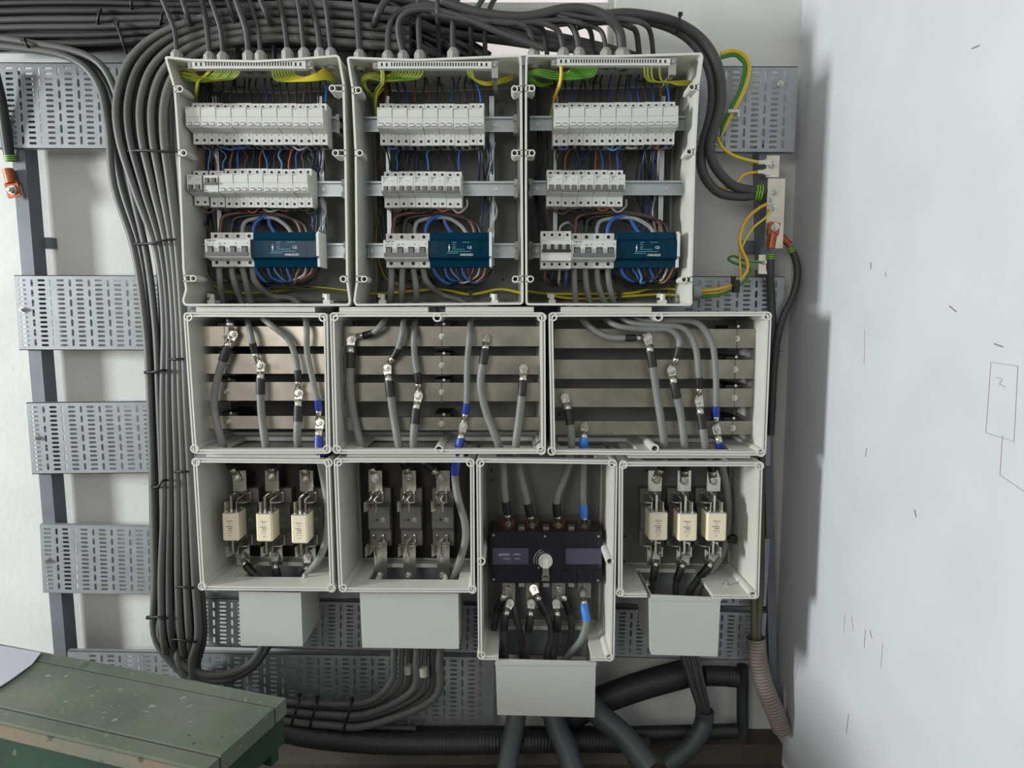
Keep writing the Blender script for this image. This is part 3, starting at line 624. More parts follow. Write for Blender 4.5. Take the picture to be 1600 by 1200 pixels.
# ------------------------------------------------------------------ cables and wires
def W3(pts, Y=None): return [P(p[0], p[1], p[2] if len(p) > 2 else Y) for p in pts]
def wire(name, label, cat, pts, r, mt, group=None, seg=8, n=6, stripe=None):
    mb = MB(); mats = [mt] if stripe is None else [mt, stripe]
    mb.tube(smooth_path(pts, n), r, seg, 0, None if stripe is None else 1); return solo(mb, name, mats, label, cat, group)
def lug_parts(rt, pos, d, r, n=FWD, shrink='shrink black', shr_len=None, boltr=.0078, sheath=True):
    """palm, barrel and bolt at pos with the barrel leaving along d; returns where the bare barrel ends"""
    d = d.normalized(); n = (n - d * n.dot(d)).normalized(); s = d.cross(n); pr = .0088; k = MB()
    pts = [pos + (d * math.cos(t) + s * math.sin(t)) * pr for t in [math.radians(a) for a in range(60, 301, 24)]]
    pts = [pos + d * .012 + s * r * .9] + pts + [pos + d * .012 - s * r * .9]
    k.prism([p - n * .001 for p in pts], n * .0035)
    k.loops([[pos + d * .011 + s * (r * 1.0 * math.cos(t)) + n * (.0012 + .002 * math.sin(t)) for t in [2 * math.pi * i / 10 for i in range(10)]],
             [pos + d * .020 + s * (r * .92 * math.cos(t)) + n * (.001 + r * .92 * math.sin(t)) for t in [2 * math.pi * i / 10 for i in range(10)]],
             [pos + d * .029 + s * (r * .92 * math.cos(t)) + n * (.001 + r * .92 * math.sin(t)) for t in [2 * math.pi * i / 10 for i in range(10)]]], 0, True, True, True)
    part(k, 'lug', 'lug metal', rt, 'tinned cable lug'); b2 = MB(); bolt(b2, pos + n * .0025, n, boltr); part(b2, 'bolt', 'bolt zinc', rt, 'hex bolt with washer'); return d
def cable(label, pts, r, mt='cable grey', group=None, lugs=(), shrinks=('shrink black', 'shrink black'), name='power_cable', bands=(), shl=.026, bolts=(1, 1)):
    """pts run from end to end; lugs holds 0 and / or 1 for the ends that carry a lug"""
    path = smooth_path(pts, 10); cum = [0]
    for a, c in zip(path, path[1:]): cum.append(cum[-1] + (c - a).length)
    L = cum[-1]
    def seg(s0, s1):
        out = []
        def pt(s):
            for i in range(len(path) - 1):
                if cum[i + 1] >= s: return path[i].lerp(path[i + 1], (s - cum[i]) / max(1e-9, cum[i + 1] - cum[i]))
            return path[-1]
        out = [pt(s0)] + [path[i] for i in range(len(path)) if s0 + 1e-4 < cum[i] < s1 - 1e-4] + [pt(s1)]; return out
    rt = thing(name, label, 'cable', path[-1], group); s0 = .022 if 0 in lugs else 0; s1 = L - .022 if 1 in lugs else L
    k = MB(); k.tube(seg(s0, s1), r, 10); part(k, 'sheath', mt, rt)
    for e in lugs:
        if e == 0: q = seg(0, .024); d = q[-1] - q[0]; pos = path[0]; a, c = .0265, .0265 + shl
        else: q = seg(L - .024, L); d = q[0] - q[-1]; pos = path[-1]; a, c = L - .0265 - shl, L - .0265
        lug_parts(rt, pos, d, r, boltr=.0078 if bolts[e] else .004)
        if shrinks[e]:
            k = MB(); k.tube(seg(max(0, a), min(L, c)), r * 1.16, 10); part(k, 'heat_shrink', shrinks[e], rt, {'shrink black': 'black heat shrink sleeve', 'tape blue': 'dark blue tape', 'tape bright blue': 'bright blue tape'}[shrinks[e]])
    for (f0, f1, m_) in bands:
        k = MB(); k.tube(seg(L * f0, L * f1), r * 1.14, 10); part(k, 'marker_tape', m_, rt, {'tape blue': 'dark blue tape', 'tape bright blue': 'bright blue tape', 'shrink black': 'black tape', 'nylon white': 'pale tape'}[m_])
    return rt
YB, YC, YL = 1.372, 1.346, 1.362          # bars, cables in front of the bars, lugs on the bars

# busbars: four flat tinned bars in each busbar enclosure
BARS = [[(301, 512, 343, 541, 0), (303, 512, 0, 0, 0)]]
bar_y = [(510, 541), (556, 585), (598, 627), (652, 672)]
for i, (x0, x1, jx) in enumerate(((309, 508, (350, 352, 353, 356)), (527, 847, (690, 690, 690, 690)), (866, 1183, (1152, 1149, 1148, 1145)))):
    for j, (ya, yb) in enumerate(bar_y):
        xa = x0 + (0, 2, 5, 9)[j] if i == 0 else x0; xb = x1 - ((0, 4, 5, 6)[j] if i == 2 else 0)
        if i == 0: ya, yb = ((510, 541), (553, 584), (597, 626), (650, 670))[j]
        if i == 2: ya, yb = ((514, 544), (562, 592), (607, 636), (658, 679))[j]
        a, c = P(xa, ya, YB), P(xb, yb, YB); rt = thing('busbar', 'tinned flat busbar, %s from the top, %s' % (ORD[j], MLAB[i]), 'busbar', V((a.x + c.x) / 2, YB, c.z), 'tinned busbars in the busbar enclosures')
        k = MB(); jj = P(jx[j], ya, YB).x
        k.box(V(a.x, YB, c.z), V(jj - .0006, YB + .005, a.z)); k.box(V(jj + .0006, YB, c.z), V(c.x, YB + .005, a.z)); k.box(V(jj - .02, YB + .005, c.z + .004), V(jj + .02, YB + .008, a.z - .004), 0); part(k, 'bar', 'tinned bar' if i == 0 else 'dull shaded bar', rt)
        for bx in (jx[j],):
            k = MB(); bolt(k, V(P(bx, ya, YB).x, YB, (a.z + c.z) / 2), FWD, .0062); part(k, 'bolt', 'bolt zinc', rt)
        for sx in (jj,):
            k = MB(); k.box(V(sx - .016, YB + .008, c.z - .004), V(sx + .016, BACK - .018, a.z + .006)); k.cyl(V(sx + .004, YB + .006, a.z + .005), V(sx + .004, YB + .0085, a.z + .005), .003, 8, 1); part(k, 'insulator', ['shrink black', 'bolt zinc'], rt, 'black standoff insulator')

RC = 6.2 * PM(YC); RS = 4.9 * PM(YC)
GU = 'grey cables from the main breakers down to the busbars'
def up_cable(label, pts, blue=False): 
    cable(label, [P(*p) for p in pts], RS, 'cable grey', GU, (1,), (None, 'tape blue' if blue else 'shrink black'), shl=.022)
Yt = 1.380
up_cable('grey cable to the top bar from the first pole, bundle-side breaker', [(342, 412, Yt), (344, 440, Yt), (349, 475, 1.425), (358, 497, YC), (364, 521, YL - .004)])
up_cable('grey cable to the second bar, bundle-side busbar enclosure', [(361, 412, Yt), (366, 440, Yt), (380, 478, 1.42), (390, 515, YC), (398, 550, YC), (407, 570, YL - .004)])
up_cable('grey cable curving to the third bar, bundle-side busbar enclosure', [(378, 412, Yt), (384, 440, Yt), (396, 482, 1.42), (420, 505, YC), (450, 530, YC), (462, 560, YC), (466, 590, YC), (466, 613, YL - .004)])
up_cable('grey cable with blue tape to the lowest bar, bundle-side busbar enclosure', [(394, 412, Yt), (399, 440, Yt), (425, 462, 1.43), (455, 466, 1.425), (474, 485, 1.41), (479, 510, YC), (480, 550, YC), (489, 595, YC), (497, 630, YC), (499, 659, YL - .004)], True)
up_cable('grey cable meeting the top bar from the side, middle busbar enclosure', [(612, 414, Yt), (611, 450, Yt), (608, 480, 1.42), (598, 505, YC), (580, 521, YC), (550, 527, YL - .004)])
up_cable('grey cable to the second bar, middle busbar enclosure', [(629, 414, Yt), (628, 450, Yt), (629, 485, 1.42), (630, 510, YC), (622, 545, YC), (604, 574, YL - .004)])
up_cable('grey cable to the third bar, middle busbar enclosure', [(645, 414, Yt), (650, 450, Yt), (650, 485, 1.42), (647, 520, YC), (648, 560, YC), (653, 590, YC), (654, 617, YL - .004)])
up_cable('grey cable with blue tape to the lowest bar, middle busbar enclosure', [(660, 414, Yt), (667, 440, Yt), (690, 460, 1.43), (720, 470, 1.42), (735, 487, 1.41), (734, 520, YC), (730, 570, YC), (729, 630, YC), (724, 664, YL - .004)], True)
up_cable('grey cable running sideways to the top bar, wall-side busbar enclosure', [(897, 414, Yt), (898, 450, Yt), (901, 482, 1.39), (918, 508, 1.350), (950, 526, YC), (985, 528, YC), (1011, 527, YL - .004)])
up_cable('grey cable looping over to the second bar, wall-side busbar enclosure', [(914, 414, Yt), (917, 450, Yt), (928, 482, 1.40), (962, 508, 1.350), (1010, 514, YC), (1045, 515, YC), (1061, 530, YC), (1058, 555, YC), (1050, 577, YL - .004)])
up_cable('grey cable looping over to the third bar, wall-side busbar enclosure', [(932, 414, Yt), (936, 450, Yt), (953, 484, 1.40), (985, 504, 1.355), (1030, 508, YC), (1068, 513, YC), (1086, 540, YC), (1092, 590, YC), (1092, 625, YL - .004)])
up_cable('grey cable with blue tape looping to the lowest bar, wall-side busbar enclosure', [(949, 414, Yt), (953, 450, Yt), (966, 486, 1.41), (1000, 501, 1.36), (1050, 500, YC), (1090, 505, YC), (1112, 535, YC), (1118, 580, YC), (1119, 630, YC), (1118, 669, YL - .004)], True)
GD = 'thick grey cables from the busbars down to the lower enclosures'
def down(label, pts, lugs=(0, 1), shr=('shrink black', 'shrink black'), r=RC, bands=()): cable(label, [P(*p) for p in pts], r, 'cable grey', GD, lugs, shr, bands=bands, shl=.03)
YF = 1.424                                    # terminals of the fuse holders
down('thick grey cable bowing down from the top bar to the first fuse', [(365, 523, YL - .008), (352, 552, YC), (338, 600, YC), (335, 640, YC), (347, 692, YC), (358, 722, 1.41), (371, 748, YF)])
down('thick grey cable from the second bar to the middle fuse, bundle-side busbar enclosure', [(408, 572, YL - .008), (407, 605, YC), (409, 650, YC), (416, 700, YC), (424, 722, 1.41), (424, 746, YF)])
down('thick grey cable from the third bar to the last fuse, bundle-side busbar enclosure', [(467, 615, YL - .008), (466, 645, YC), (465, 690, YC), (474, 718, 1.41), (477, 750, YF)])
down('thick blue-taped cable from the lowest bar past the fuses, bundle-side enclosures', [(500, 661, YL - .008), (498, 688, YC), (499, 712, YC), (505, 745, 1.40), (512, 790, 1.39), (511, 835, 1.385), (500, 870, 1.385), (480, 897, 1.40), (466, 915, 1.42), (455, 960, 1.43)], (0,), ('tape blue', None), bands=[(.06, .17, 'tape blue')])
down('thick grey cable hugging the bundle-side wall of the middle busbar enclosure', [(549, 531, YL - .008), (548, 562, YC), (548, 610, YC), (555, 660, YC + .01), (567, 702, YC + .01), (578, 725, 1.42), (587, 748, YF)])
down('thick grey cable slanting down from the second bar, middle busbar enclosure', [(605, 576, YL - .008), (609, 605, YC), (615, 650, YC), (624, 700, YC), (632, 724, 1.41), (639, 747, YF)])
down('thick grey cable down from the third bar, middle busbar enclosure', [(654, 619, YL - .008), (649, 650, YC), (647, 700, YC), (664, 722, 1.41), (690, 747, YF)])
down('thick blue-taped cable from the lowest bar into the empty-holder enclosure', [(724, 667, YL - .008), (719, 690, YC), (714, 715, YC), (711, 745, 1.39), (716, 780, 1.385), (726, 815, 1.385), (727, 845, 1.39), (717, 880, 1.40), (706, 910, 1.42), (690, 960, 1.43)], (0,), ('tape blue', None), bands=[(.05, .26, 'tape blue')])
down('thick grey cable from the top bar to the first switch terminal', [(760, 527, YL), (756, 560, YC), (751, 600, YC), (760, 645, YC), (779, 695, YC), (786, 725, 1.41), (789, 770, 1.41), (795, 820, 1.424)])
down('thick grey cable from the second bar to the second switch terminal', [(818, 576, YL), (816, 610, YC), (811, 655, YC), (806, 698, YC), (811, 730, 1.41), (823, 780, 1.41), (832, 822, 1.424)])
down('short thick grey cable from the third bar to the third switch terminal', [(883, 622, YL), (889, 650, YC), (893, 695, YC), (886, 735, 1.41), (870, 780, 1.41), (873, 822, 1.424)])
down('pale cable with blue tape at both ends to the fourth switch terminal', [(913, 668, YL), (912, 692, YC), (911, 730, 1.41), (911, 780, 1.41), (913, 824, 1.424)], (0, 1), ('tape bright blue', 'tape bright blue'))
down('thick grey cable slanting from the top bar, wall-side busbar enclosure', [(1012, 530, YL - .008), (1018, 560, YC), (1027, 620, YC), (1038, 695, YC), (1036, 722, 1.41), (1026, 750, YF)])
down('thick grey cable from the second bar to the middle fuse, wall-side busbar enclosure', [(1049, 579, YL - .008), (1055, 608, YC), (1064, 650, YC), (1070, 700, YC), (1070, 724, 1.41), (1070, 752, YF)])
down('thick grey cable from the third bar to the last fuse, wall-side busbar enclosure', [(1092, 627, YL - .008), (1096, 655, YC), (1103, 700, YC), (1111, 724, 1.41), (1116, 753, YF)])
down('thick blue-taped cable from the lowest bar past the wall-side fuses', [(1119, 671, YL - .008), (1124, 695, YC), (1128, 725, 1.41), (1137, 770, 1.43), (1138, 820, 1.43), (1130, 860, 1.43), (1110, 895, 1.43), (1088, 925, 1.43), (1080, 1000, 1.43), (1085, 1040, 1.44)], (0,), ('tape blue', None))
# the opaque tie that holds that last cable to the wall-side fuse enclosure
k = MB(); k.tube([P(1130, 842, 1.412), P(1136, 842, 1.408), P(1145, 842, 1.425), P(1154, 841, 1.44)], .0024, 6); k.box(P(1139, 838, 1.415), P(1147, 846, 1.43)); solo(k, 'cable_tie', 'nylon black', 'black cable tie pulling a cable aside near the wall-side fuses', 'cable tie', 'cable ties')

# ------------------------------------------------------------------ fuse holders and fuses
PF = BACK - .016
def holder(label, cx, tx, bx, two, group):
    y0 = 1.436; c = P(cx, 809, 1.44); zt, zb = P(cx, 764, 1.44).z, P(cx, 854, 1.44).z; H = zt - zb; Wd = .046; x0 = c.x - Wd / 2
    rt = thing('fuse_holder', label, 'fuse holder', V(c.x, PF, zb), group)
    k = MB(); pr = [(PF, zb), (PF, zt), (1.447, zt), (1.447, zt - .25 * H), (1.434, zt - .30 * H), (1.434, zb + .34 * H), (1.442, zb + .27 * H), (1.447, zb + .27 * H), (1.447, zb)]
    k.prism([V(x0, y, z) for y, z in pr], V(Wd, 0, 0)); part(k, 'base_body', 'holder grey', rt)
    k = MB(); q = V(x0 + Wd * .68, 1.4335, zb + .48 * H); k.cyl(q + V(0, .002, 0), q, .0056, 14); k.cyl(q, q + V(0, -.002, 0), .0040, 12); part(k, 'fixing_screw', 'bolt zinc', rt)
    k = MB(); letter(k, 'CE', (x0 + .005, 1.4334, zb + .45 * H), .0065); k.cyl(V(x0 + .0185, 1.4334, zb + .48 * H), V(x0 + .0185, 1.4339, zb + .48 * H), .0028, 12, smooth=False); part(k, 'lettering', 'print black', rt, 'small black approval print', 'stuff')
    for z in (zt - .14 * H, zb + .12 * H):
        for s in (-1, 1):
            k = MB(); xm = c.x - .004 + s * .0085; hz = .0105; p = [(xm + s * .0035, 1.446), (xm, 1.425), (xm - s * .0035, 1.395), (xm - s * .003, 1.375), (xm + s * .0035, 1.362)]
            p2 = [(x + .0018, y) for x, y in p]; k.prism([V(x, y, z - hz) for x, y in p + p2[::-1]], V(0, 0, 2 * hz)); part(k, 'contact_jaw', 'lug metal', rt, 'bright metal contact jaw')
        k = MB(); pts = [V(c.x - .004 + .0185 * math.cos(t), 1.412 + .011 * math.sin(t), z - .002) for t in [math.radians(a) for a in range(-205, 30, 18)]]
        k.tube(pts, .0019, 6); part(k, 'clamp_spring', 'bolt zinc', rt)
        k = MB(); k.box((c.x - .014, 1.438, z - .012), (c.x + .010, 1.449, z + .012)); part(k, 'jaw_root', 'lug metal', rt)
    tz = P(tx, 736, YF).z; t0 = P(tx, 764, YF).z - .006; x = P(tx, 750, YF).x
    k = MB(); k.box((x - .0145, 1.4275, t0), (x + .0145, 1.4305, tz)); k.box((x - .0145, 1.4305, t0), (x + .0145, 1.449, t0 + .003)); part(k, 'terminal_plate', 'lug metal', rt, 'flat metal terminal')
    x = P(bx, 870, YF).x; z0 = P(bx, 848, YF).z; z1 = P(bx, 912 if two else 884, YF).z
    k = MB()
    if two: k.prism([V(x - .0145, 1.4275, z0), V(x + .0145, 1.4275, z0), V(x + .0135, 1.4275, z1 + .014), V(x + .006, 1.4275, z1), V(x - .006, 1.4275, z1), V(x - .0125, 1.4275, z1 + .014)], V(0, .003, 0))
    else: k.box((x - .0145, 1.4275, z1), (x + .0145, 1.4305, z0))
    k.box((x - .0145, 1.4305, z0 - .003), (x + .0145, 1.449, z0)); part(k, 'terminal_plate', 'lug metal', rt, 'flat metal terminal')
    if two:
        for py in (873, 901):
            k = MB(); q = P(bx - 1, py, 1.4275); bolt(k, q, FWD, .0085); part(k, 'bolt', 'bolt zinc', rt)
    return rt
def fuse(label, fx0, fx1, fy0, fy1, group):
    yf = 1.352; a, c = P(fx0, fy0, yf), P(fx1, fy1, yf); x0, x1, zt, zb = a.x, c.x, a.z, c.z; D = .046; rt = thing('fuse_link', label, 'fuse', V((x0 + x1) / 2, yf + D / 2, zb), group); ch = .0035
    ol = [V(x0 + ch, yf, 0), V(x1 - ch, yf, 0), V(x1, yf + ch, 0), V(x1, yf + D - ch, 0), V(x1 - ch, yf + D, 0), V(x0 + ch, yf + D, 0), V(x0, yf + D - ch, 0), V(x0, yf + ch, 0)]
    k = MB(); k.prism([p + V(0, 0, zb) for p in ol], V(0, 0, zt - zb)); part(k, 'ceramic_body', 'ceramic', rt)
    for z, s in ((zt, 1), (zb, -1)):
        k = MB(); m = V((x0 + x1) / 2, yf + D / 2, 0); k.prism([m + (p - m) * .93 + V(0, 0, z) for p in ol], V(0, 0, s * .0022))
        for ax, ay in ((-.3, -.3), (.3, -.3), (.3, .3), (-.3, .3)): k.cyl(m + V(ax * (x1 - x0), ay * D, z + s * .002), m + V(ax * (x1 - x0), ay * D, z + s * .0042), .0026, 8)
        part(k, 'end_cap', 'bolt zinc', rt, 'zinc end cap')
        k = MB(); k.box((m.x - .0022 - .002, yf + .014, z), (m.x + .0022 - .002, yf + D - .006, z + s * .034)); part(k, 'contact_blade', 'lug metal', rt, 'silver contact blade')
    k = MB(); H = zt - zb; Wd = x1 - x0; yq = yf - .0005
    letter(k, 'Sigma', (x0 + Wd * .30, yq, zb + H * .70), .0058, width=Wd * .36); letter(k, 'CE', (x0 + Wd * .40, yq, zb + H * .14), .0050)
    for fz, f0, f1, h in ((.61, .42, .55, .0009), (.51, .27, .62, .0016), (.43, .38, .62, .0022), (.35, .33, .62, .0012), (.27, .30, .66, .0006)): k.box((x0 + Wd * f0, yq, zb + H * fz), (x0 + Wd * f1, yf, zb + H * fz + h))
    part(k, 'lettering', 'print grey', rt, 'small grey maker print', 'stuff')
for i, (cx, tx, bx) in enumerate(((387, 373, 379), (438, 424, 430), (489, 478, 482))):
    holder('grey fuse holder behind the %s white fuse from the bundle, bundle-side fuse enclosure' % ORD[i], cx, tx, bx, False, 'fuse holders in the lower enclosures')
for i, (cx, tx, bx) in enumerate(((593, 586, 594), (642, 639, 639), (692, 692, 692))):
    holder('empty grey fuse holder with open jaws, %s from the bundle' % ORD[i], cx, tx, bx, True, 'fuse holders in the lower enclosures')
for i, (cx, tx, bx) in enumerate(((1017, 1024, 1022), (1060, 1070, 1068), (1104, 1116, 1112))):
    holder('grey fuse holder behind the %s white fuse, wall-side fuse enclosure' % ORD[i], cx, tx, bx, False, 'fuse holders in the lower enclosures')
for i, q in enumerate(((346, 373, 803, 844), (399, 426, 804, 845), (454, 481, 806, 848))): fuse('cream ceramic blade fuse, %s from the bundle, bundle-side fuse enclosure' % ORD[i], *q, 'cream ceramic fuses')
for i, q in enumerate(((1015, 1043, 802, 843), (1060, 1089, 804, 844), (1105, 1135, 803, 844))): fuse('cream ceramic blade fuse, %s from the bundle side, wall-side fuse enclosure' % ORD[i], *q, 'cream ceramic fuses')
GO = 'cables leaving the fuses downward'
def out(label, pts, **kw): cable(label, [P(*p) for p in pts], RC * .92, 'cable dark', GO, (0,), ('shrink black', None), shl=.03, **kw)
out('dark cable bending towards the wall below the first fuse, bundle-side fuse enclosure', [(377, 869, YF), (384, 882, 1.408), (397, 897, 1.40), (409, 908, 1.405), (414, 925, 1.41), (418, 965, 1.42)])
out('dark cable straight down below the middle fuse, bundle-side fuse enclosure', [(430, 870, YF), (431, 888, 1.41), (434, 908, 1.41), (432, 930, 1.42), (430, 965, 1.43)])
out('dark cable below the last fuse, bundle-side fuse enclosure', [(481, 872, YF), (479, 890, 1.412), (470, 910, 1.42), (460, 930, 1.43), (445, 965, 1.44)])
out('dark cable below the first fuse, wall-side fuse enclosure', [(1026, 866, YF), (1023, 888, 1.41), (1020, 910, 1.41), (1021, 935, 1.42), (1060, 1000, 1.43), (1075, 1040, 1.44)])
out('dark cable below the middle fuse, wall-side fuse enclosure', [(1071, 870, YF), (1063, 890, 1.41), (1056, 915, 1.41), (1058, 945, 1.42), (1070, 1000, 1.43), (1080, 1040, 1.44)])
out('dark cable slanting from the last fuse, wall-side fuse enclosure', [(1114, 869, YF), (1105, 888, 1.41), (1088, 908, 1.415), (1075, 935, 1.42), (1080, 1000, 1.43), (1088, 1040, 1.44)])

# ------------------------------------------------------------------ rotary switch
y0 = 1.392; A = P(766, 819, y0); C = P(941, 911, y0); x0, x1, zt, zb = A.x, C.x, A.z, C.z; Wd, H = x1 - x0, zt - zb
rt = thing('rotary_switch', 'black rotary switch with white knob in the tall lower enclosure', 'switch', V((x0 + x1) / 2, PF, zb))
k = MB(); k.prism([V(x0 + .008, y0, zb), V(x1 - .008, y0, zb), V(x1, y0 + .006, zb), V(x1, PF, zb), V(x0, PF, zb), V(x0, y0 + .006, zb)], V(0, 0, H * .87)); part(k, 'body', 'switch body', rt)
k = MB(); k.prism([V(x0, y0 + .002, zt - H * .13), V(x1, y0 + .002, zt - H * .13), V(x1 - .012, y0 + .03, zt + .012), V(x0 + .012, y0 + .03, zt + .012)], V(0, .0016, 0)); k.box((x0, y0 + .002, zt - H * .13), (x1, y0 + .05, zt - H * .128)); part(k, 'terminal_shroud', 'smoke clear plastic', rt, 'smoky clear terminal cover')
for fx in (.02, .67):
    k = MB(); k.box((x0 + Wd * fx, y0 - .003, zb + H * .33), (x0 + Wd * (fx + .32), y0 + .002, zb + H * .60)); k.box((x0 + Wd * fx, y0 - .0042, zb + H * (.33 if fx < .3 else .585)), (x0 + Wd * (fx + .32), y0 - .002, zb + H * (.345 if fx < .3 else .60))); part(k, 'name_plate', 'switch plate', rt, 'purple-grey plate')
k = MB(); yq = y0 - .0036
letter(k, 'EATON', (x0 + Wd * .075, yq, zb + H * .475), .0072, width=Wd * .092); letter(k, 'DUMECO', (x0 + Wd * .205, yq, zb + H * .487), .0042, width=Wd * .062); letter(k, 'DMM250', (x0 + Wd * .115, yq, zb + H * .415), .0034, width=Wd * .06); letter(k, '250A', (x0 + Wd * .215, yq, zb + H * .415), .0034, width=Wd * .045)
part(k, 'lettering', 'print white', rt, 'white maker print', 'stuff')
for i in range(7):                             # moulded ribs and wells of the housing
    k = MB(); xx = x0 + Wd * (.04 + .145 * i); k.box((xx, y0 - .0016, zb + H * .64), (xx + Wd * .075, y0 + .001, zb + H * .80)); part(k, 'housing_rib', 'switch body', rt)
    k = MB(); k.box((xx + .003, y0 - .0022, zb + H * .05), (xx + Wd * .085, y0 + .001, zb + H * .22)); part(k, 'housing_rib', 'switch body', rt)
for fx in (.225, .74):
    k = MB(); k.box((x0 + Wd * fx, y0 - .001, zb), (x0 + Wd * fx + .006, y0 + .002, zb + H * .86)); part(k, 'housing_rib', 'switch body', rt)
for fx, fz in ((.03, .82), (.96, .80), (.03, .07), (.96, .05), (.485, .80)):
    k = MB(); q = V(x0 + Wd * fx, y0, zb + H * fz); k.cyl(q, q + V(0, -.0016, 0), .0058, 14, 1); k.cyl(q + V(0, -.0016, 0), q + V(0, -.0028, 0), .0026, 10, 0); part(k, 'housing_screw', ['bolt zinc', 'recess dark'], rt)
kc = P(852, 875, y0); k = MB(); k.cyl(kc, kc + V(0, -.010, 0), .0150, 24); k.cyl(kc + V(0, -.010, 0), kc + V(0, -.016, 0), .0135, 24, r2=.012); k.box(kc + V(-.006, -.021, -.012), kc + V(.006, -.014, .010)); kn = part(k, 'knob', 'knob white', rt, 'round white knob')
k = MB(); k.box(kc + V(-.0065, -.022, -.030), kc + V(.0065, -.012, -.010)); k.box(kc + V(-.008, -.020, -.038), kc + V(.008, -.010, -.026)); k.cyl(kc + V(0, -.0205, -.031), kc + V(0, -.022, -.031), .0055, 14); k.cyl(kc + V(0, -.022, -.031), kc + V(0, -.0224, -.031), .0036, 12); part(k, 'grip', 'lug metal', kn, 'metal grip with a dark eye')
k = MB()
for a0, a1, r in ((100, 210, .019), (110, 200, .0242)):
    pts = [kc + V(r * math.cos(math.radians(a)), -.0006, r * math.sin(math.radians(a))) for a in range(a0, a1 + 1, 10)]
    for p, q in zip(pts, pts[1:]): n_ = (q - p).cross(V(0, 1, 0)).normalized() * .0004; k.add([p - n_, p + n_, q + n_, q - n_], [(0, 1, 2, 3)])
letter(k, 'I', kc + V(-.0135, -.0007, .0155), .006); letter(k, 'O', kc + V(-.0165, -.0007, -.019), .006); part(k, 'position_scale', 'print white', rt, 'white I and O position scale', 'stuff')
for i, (px, py) in enumerate(((795, 820), (832, 822), (873, 822), (913, 824))):
    k = MB(); a = P(px - 9, 812, 1.4265); c = P(px + 9, 846, 1.4265); k.box(a, V(c.x, 1.4305, c.z)); part(k, 'terminal_tab', 'copper' if i < 3 else 'lug metal', rt, 'copper terminal tab' if i < 3 else None)
    k = MB(); a = P(px - 10, 905, 1.4265); c = P(px + 10, 950 if i < 3 else 934, 1.4265); k.box(a, V(c.x, 1.4305, c.z)); part(k, 'terminal_tab', 'lug metal', rt)
for px in (815, 853.5, 893):
    for py in (829, 913):
        k = MB(); a = P(px - 4.5, py - 5, 1.40); c = P(px + 4.5, py + 4, 1.40); k.box(a, V(c.x, 1.42, c.z)); part(k, 'snap_clip', 'gland grey', rt, 'white snap clip')
GS = 'cables leaving the rotary switch downward'
def sw(label, pts, shr='shrink black'): cable(label, [P(*p) for p in pts], RC * 1.0, 'cable dark' if shr == 'shrink black' else 'cable grey', GS, (0,), (shr, None), shl=.032)
Y1, Y2, Y3 = 1.422, 1.40, 1.41
sw('dark cable bowing outward from the first upper lug below the rotary switch', [(793, 922, Y1), (781, 945, 1.43), (772, 985, 1.435), (778, 1022, 1.43), (790, 1060, 1.42), (800, 1120, 1.41)])
sw('dark cable straight down from the first lower lug, below the rotary switch', [(797, 943, Y1 - .004), (789, 966, Y2), (787, 1000, Y2), (791, 1035, Y2), (800, 1075, Y3), (806, 1120, 1.41)])
sw('dark cable curving from the second upper lug below the rotary switch', [(834, 920, Y1), (846, 945, Y3), (860, 975, Y3), (861, 1000, Y3), (854, 1030, Y3), (850, 1120, 1.41)])
sw('dark cable from the second lower lug below the rotary switch', [(830, 943, Y1 - .004), (828, 970, Y2), (824, 1000, Y2), (822, 1035, Y2), (812, 1120, 1.41)])
sw('dark cable curving from the third upper lug below the rotary switch', [(874, 922, Y1), (886, 945, 1.425), (893, 980, 1.43), (887, 1020, 1.43), (872, 1070, 1.43), (866, 1120, 1.42)])
sw('dark cable from the third lower lug below the rotary switch', [(869, 943, Y1 - .004), (871, 970, Y2), (868, 1000, Y3), (864, 1035, Y3), (860, 1120, 1.41)])
sw('grey cable with bright blue tape curving away below the rotary switch', [(911, 926, Y1), (913, 950, Y2), (916, 972, Y2 - .01), (908, 1000, Y2 - .01), (885, 1030, Y3), (872, 1075, 1.42), (880, 1120, 1.42)], 'tape bright blue')
k = MB(); k.tube(smooth_path([P(*p) for p in ((801, 940, 1.427), (806, 962, 1.425), (813, 990, 1.425), (816, 1030, 1.425), (810, 1080, 1.425))]), RC * .95, 10); solo(k, 'power_cable', 'cable dark', 'dark cable half hidden between the first and second lugs below the switch', 'cable', GS)

# ------------------------------------------------------------------ big pipes, conduits and the cables around the floor
def pipe(name, label, pts, rpx, mt, Y=1.44, corr=0.0, pitch=.0075, seg=14, group=None, hollow=False, cat='conduit'):
    path = smooth_path([P(p[0], p[1], p[2] if len(p) > 2 else Y) for p in pts], 10); r = rpx * PM(Y); mb = MB()
    if corr:
        cum = [0]
        for a, c in zip(path, path[1:]): cum.append(cum[-1] + (c - a).length)
        n = int(cum[-1] / pitch) * 4; q = []; rr = []; i = 0
        for j in range(n + 1):
            s = cum[-1] * j / n
            while i < len(path) - 2 and cum[i + 1] < s: i += 1
            q.append(path[i].lerp(path[i + 1], (s - cum[i]) / max(1e-9, cum[i + 1] - cum[i]))); rr.append(r * (1 + (corr if j % 4 in (1, 2) else -corr)))
        mb.tube(q, rr, seg, caps=not hollow); path = q
        if hollow:
            q2 = q[:24]; mb.tube(q2[::-1], r * .86, seg, caps=False)
    else:
        mb.tube(path, r, seg, caps=not hollow)
        if hollow:
            mb.tube(path[:14][::-1], r * .88, seg, caps=False); T = (path[1] - path[0]).normalized(); mb.pipe(path[0] - T * .0005, path[0] + T * .01, r, r * .88, seg)
    return solo(mb, name, mt, label, cat, group)
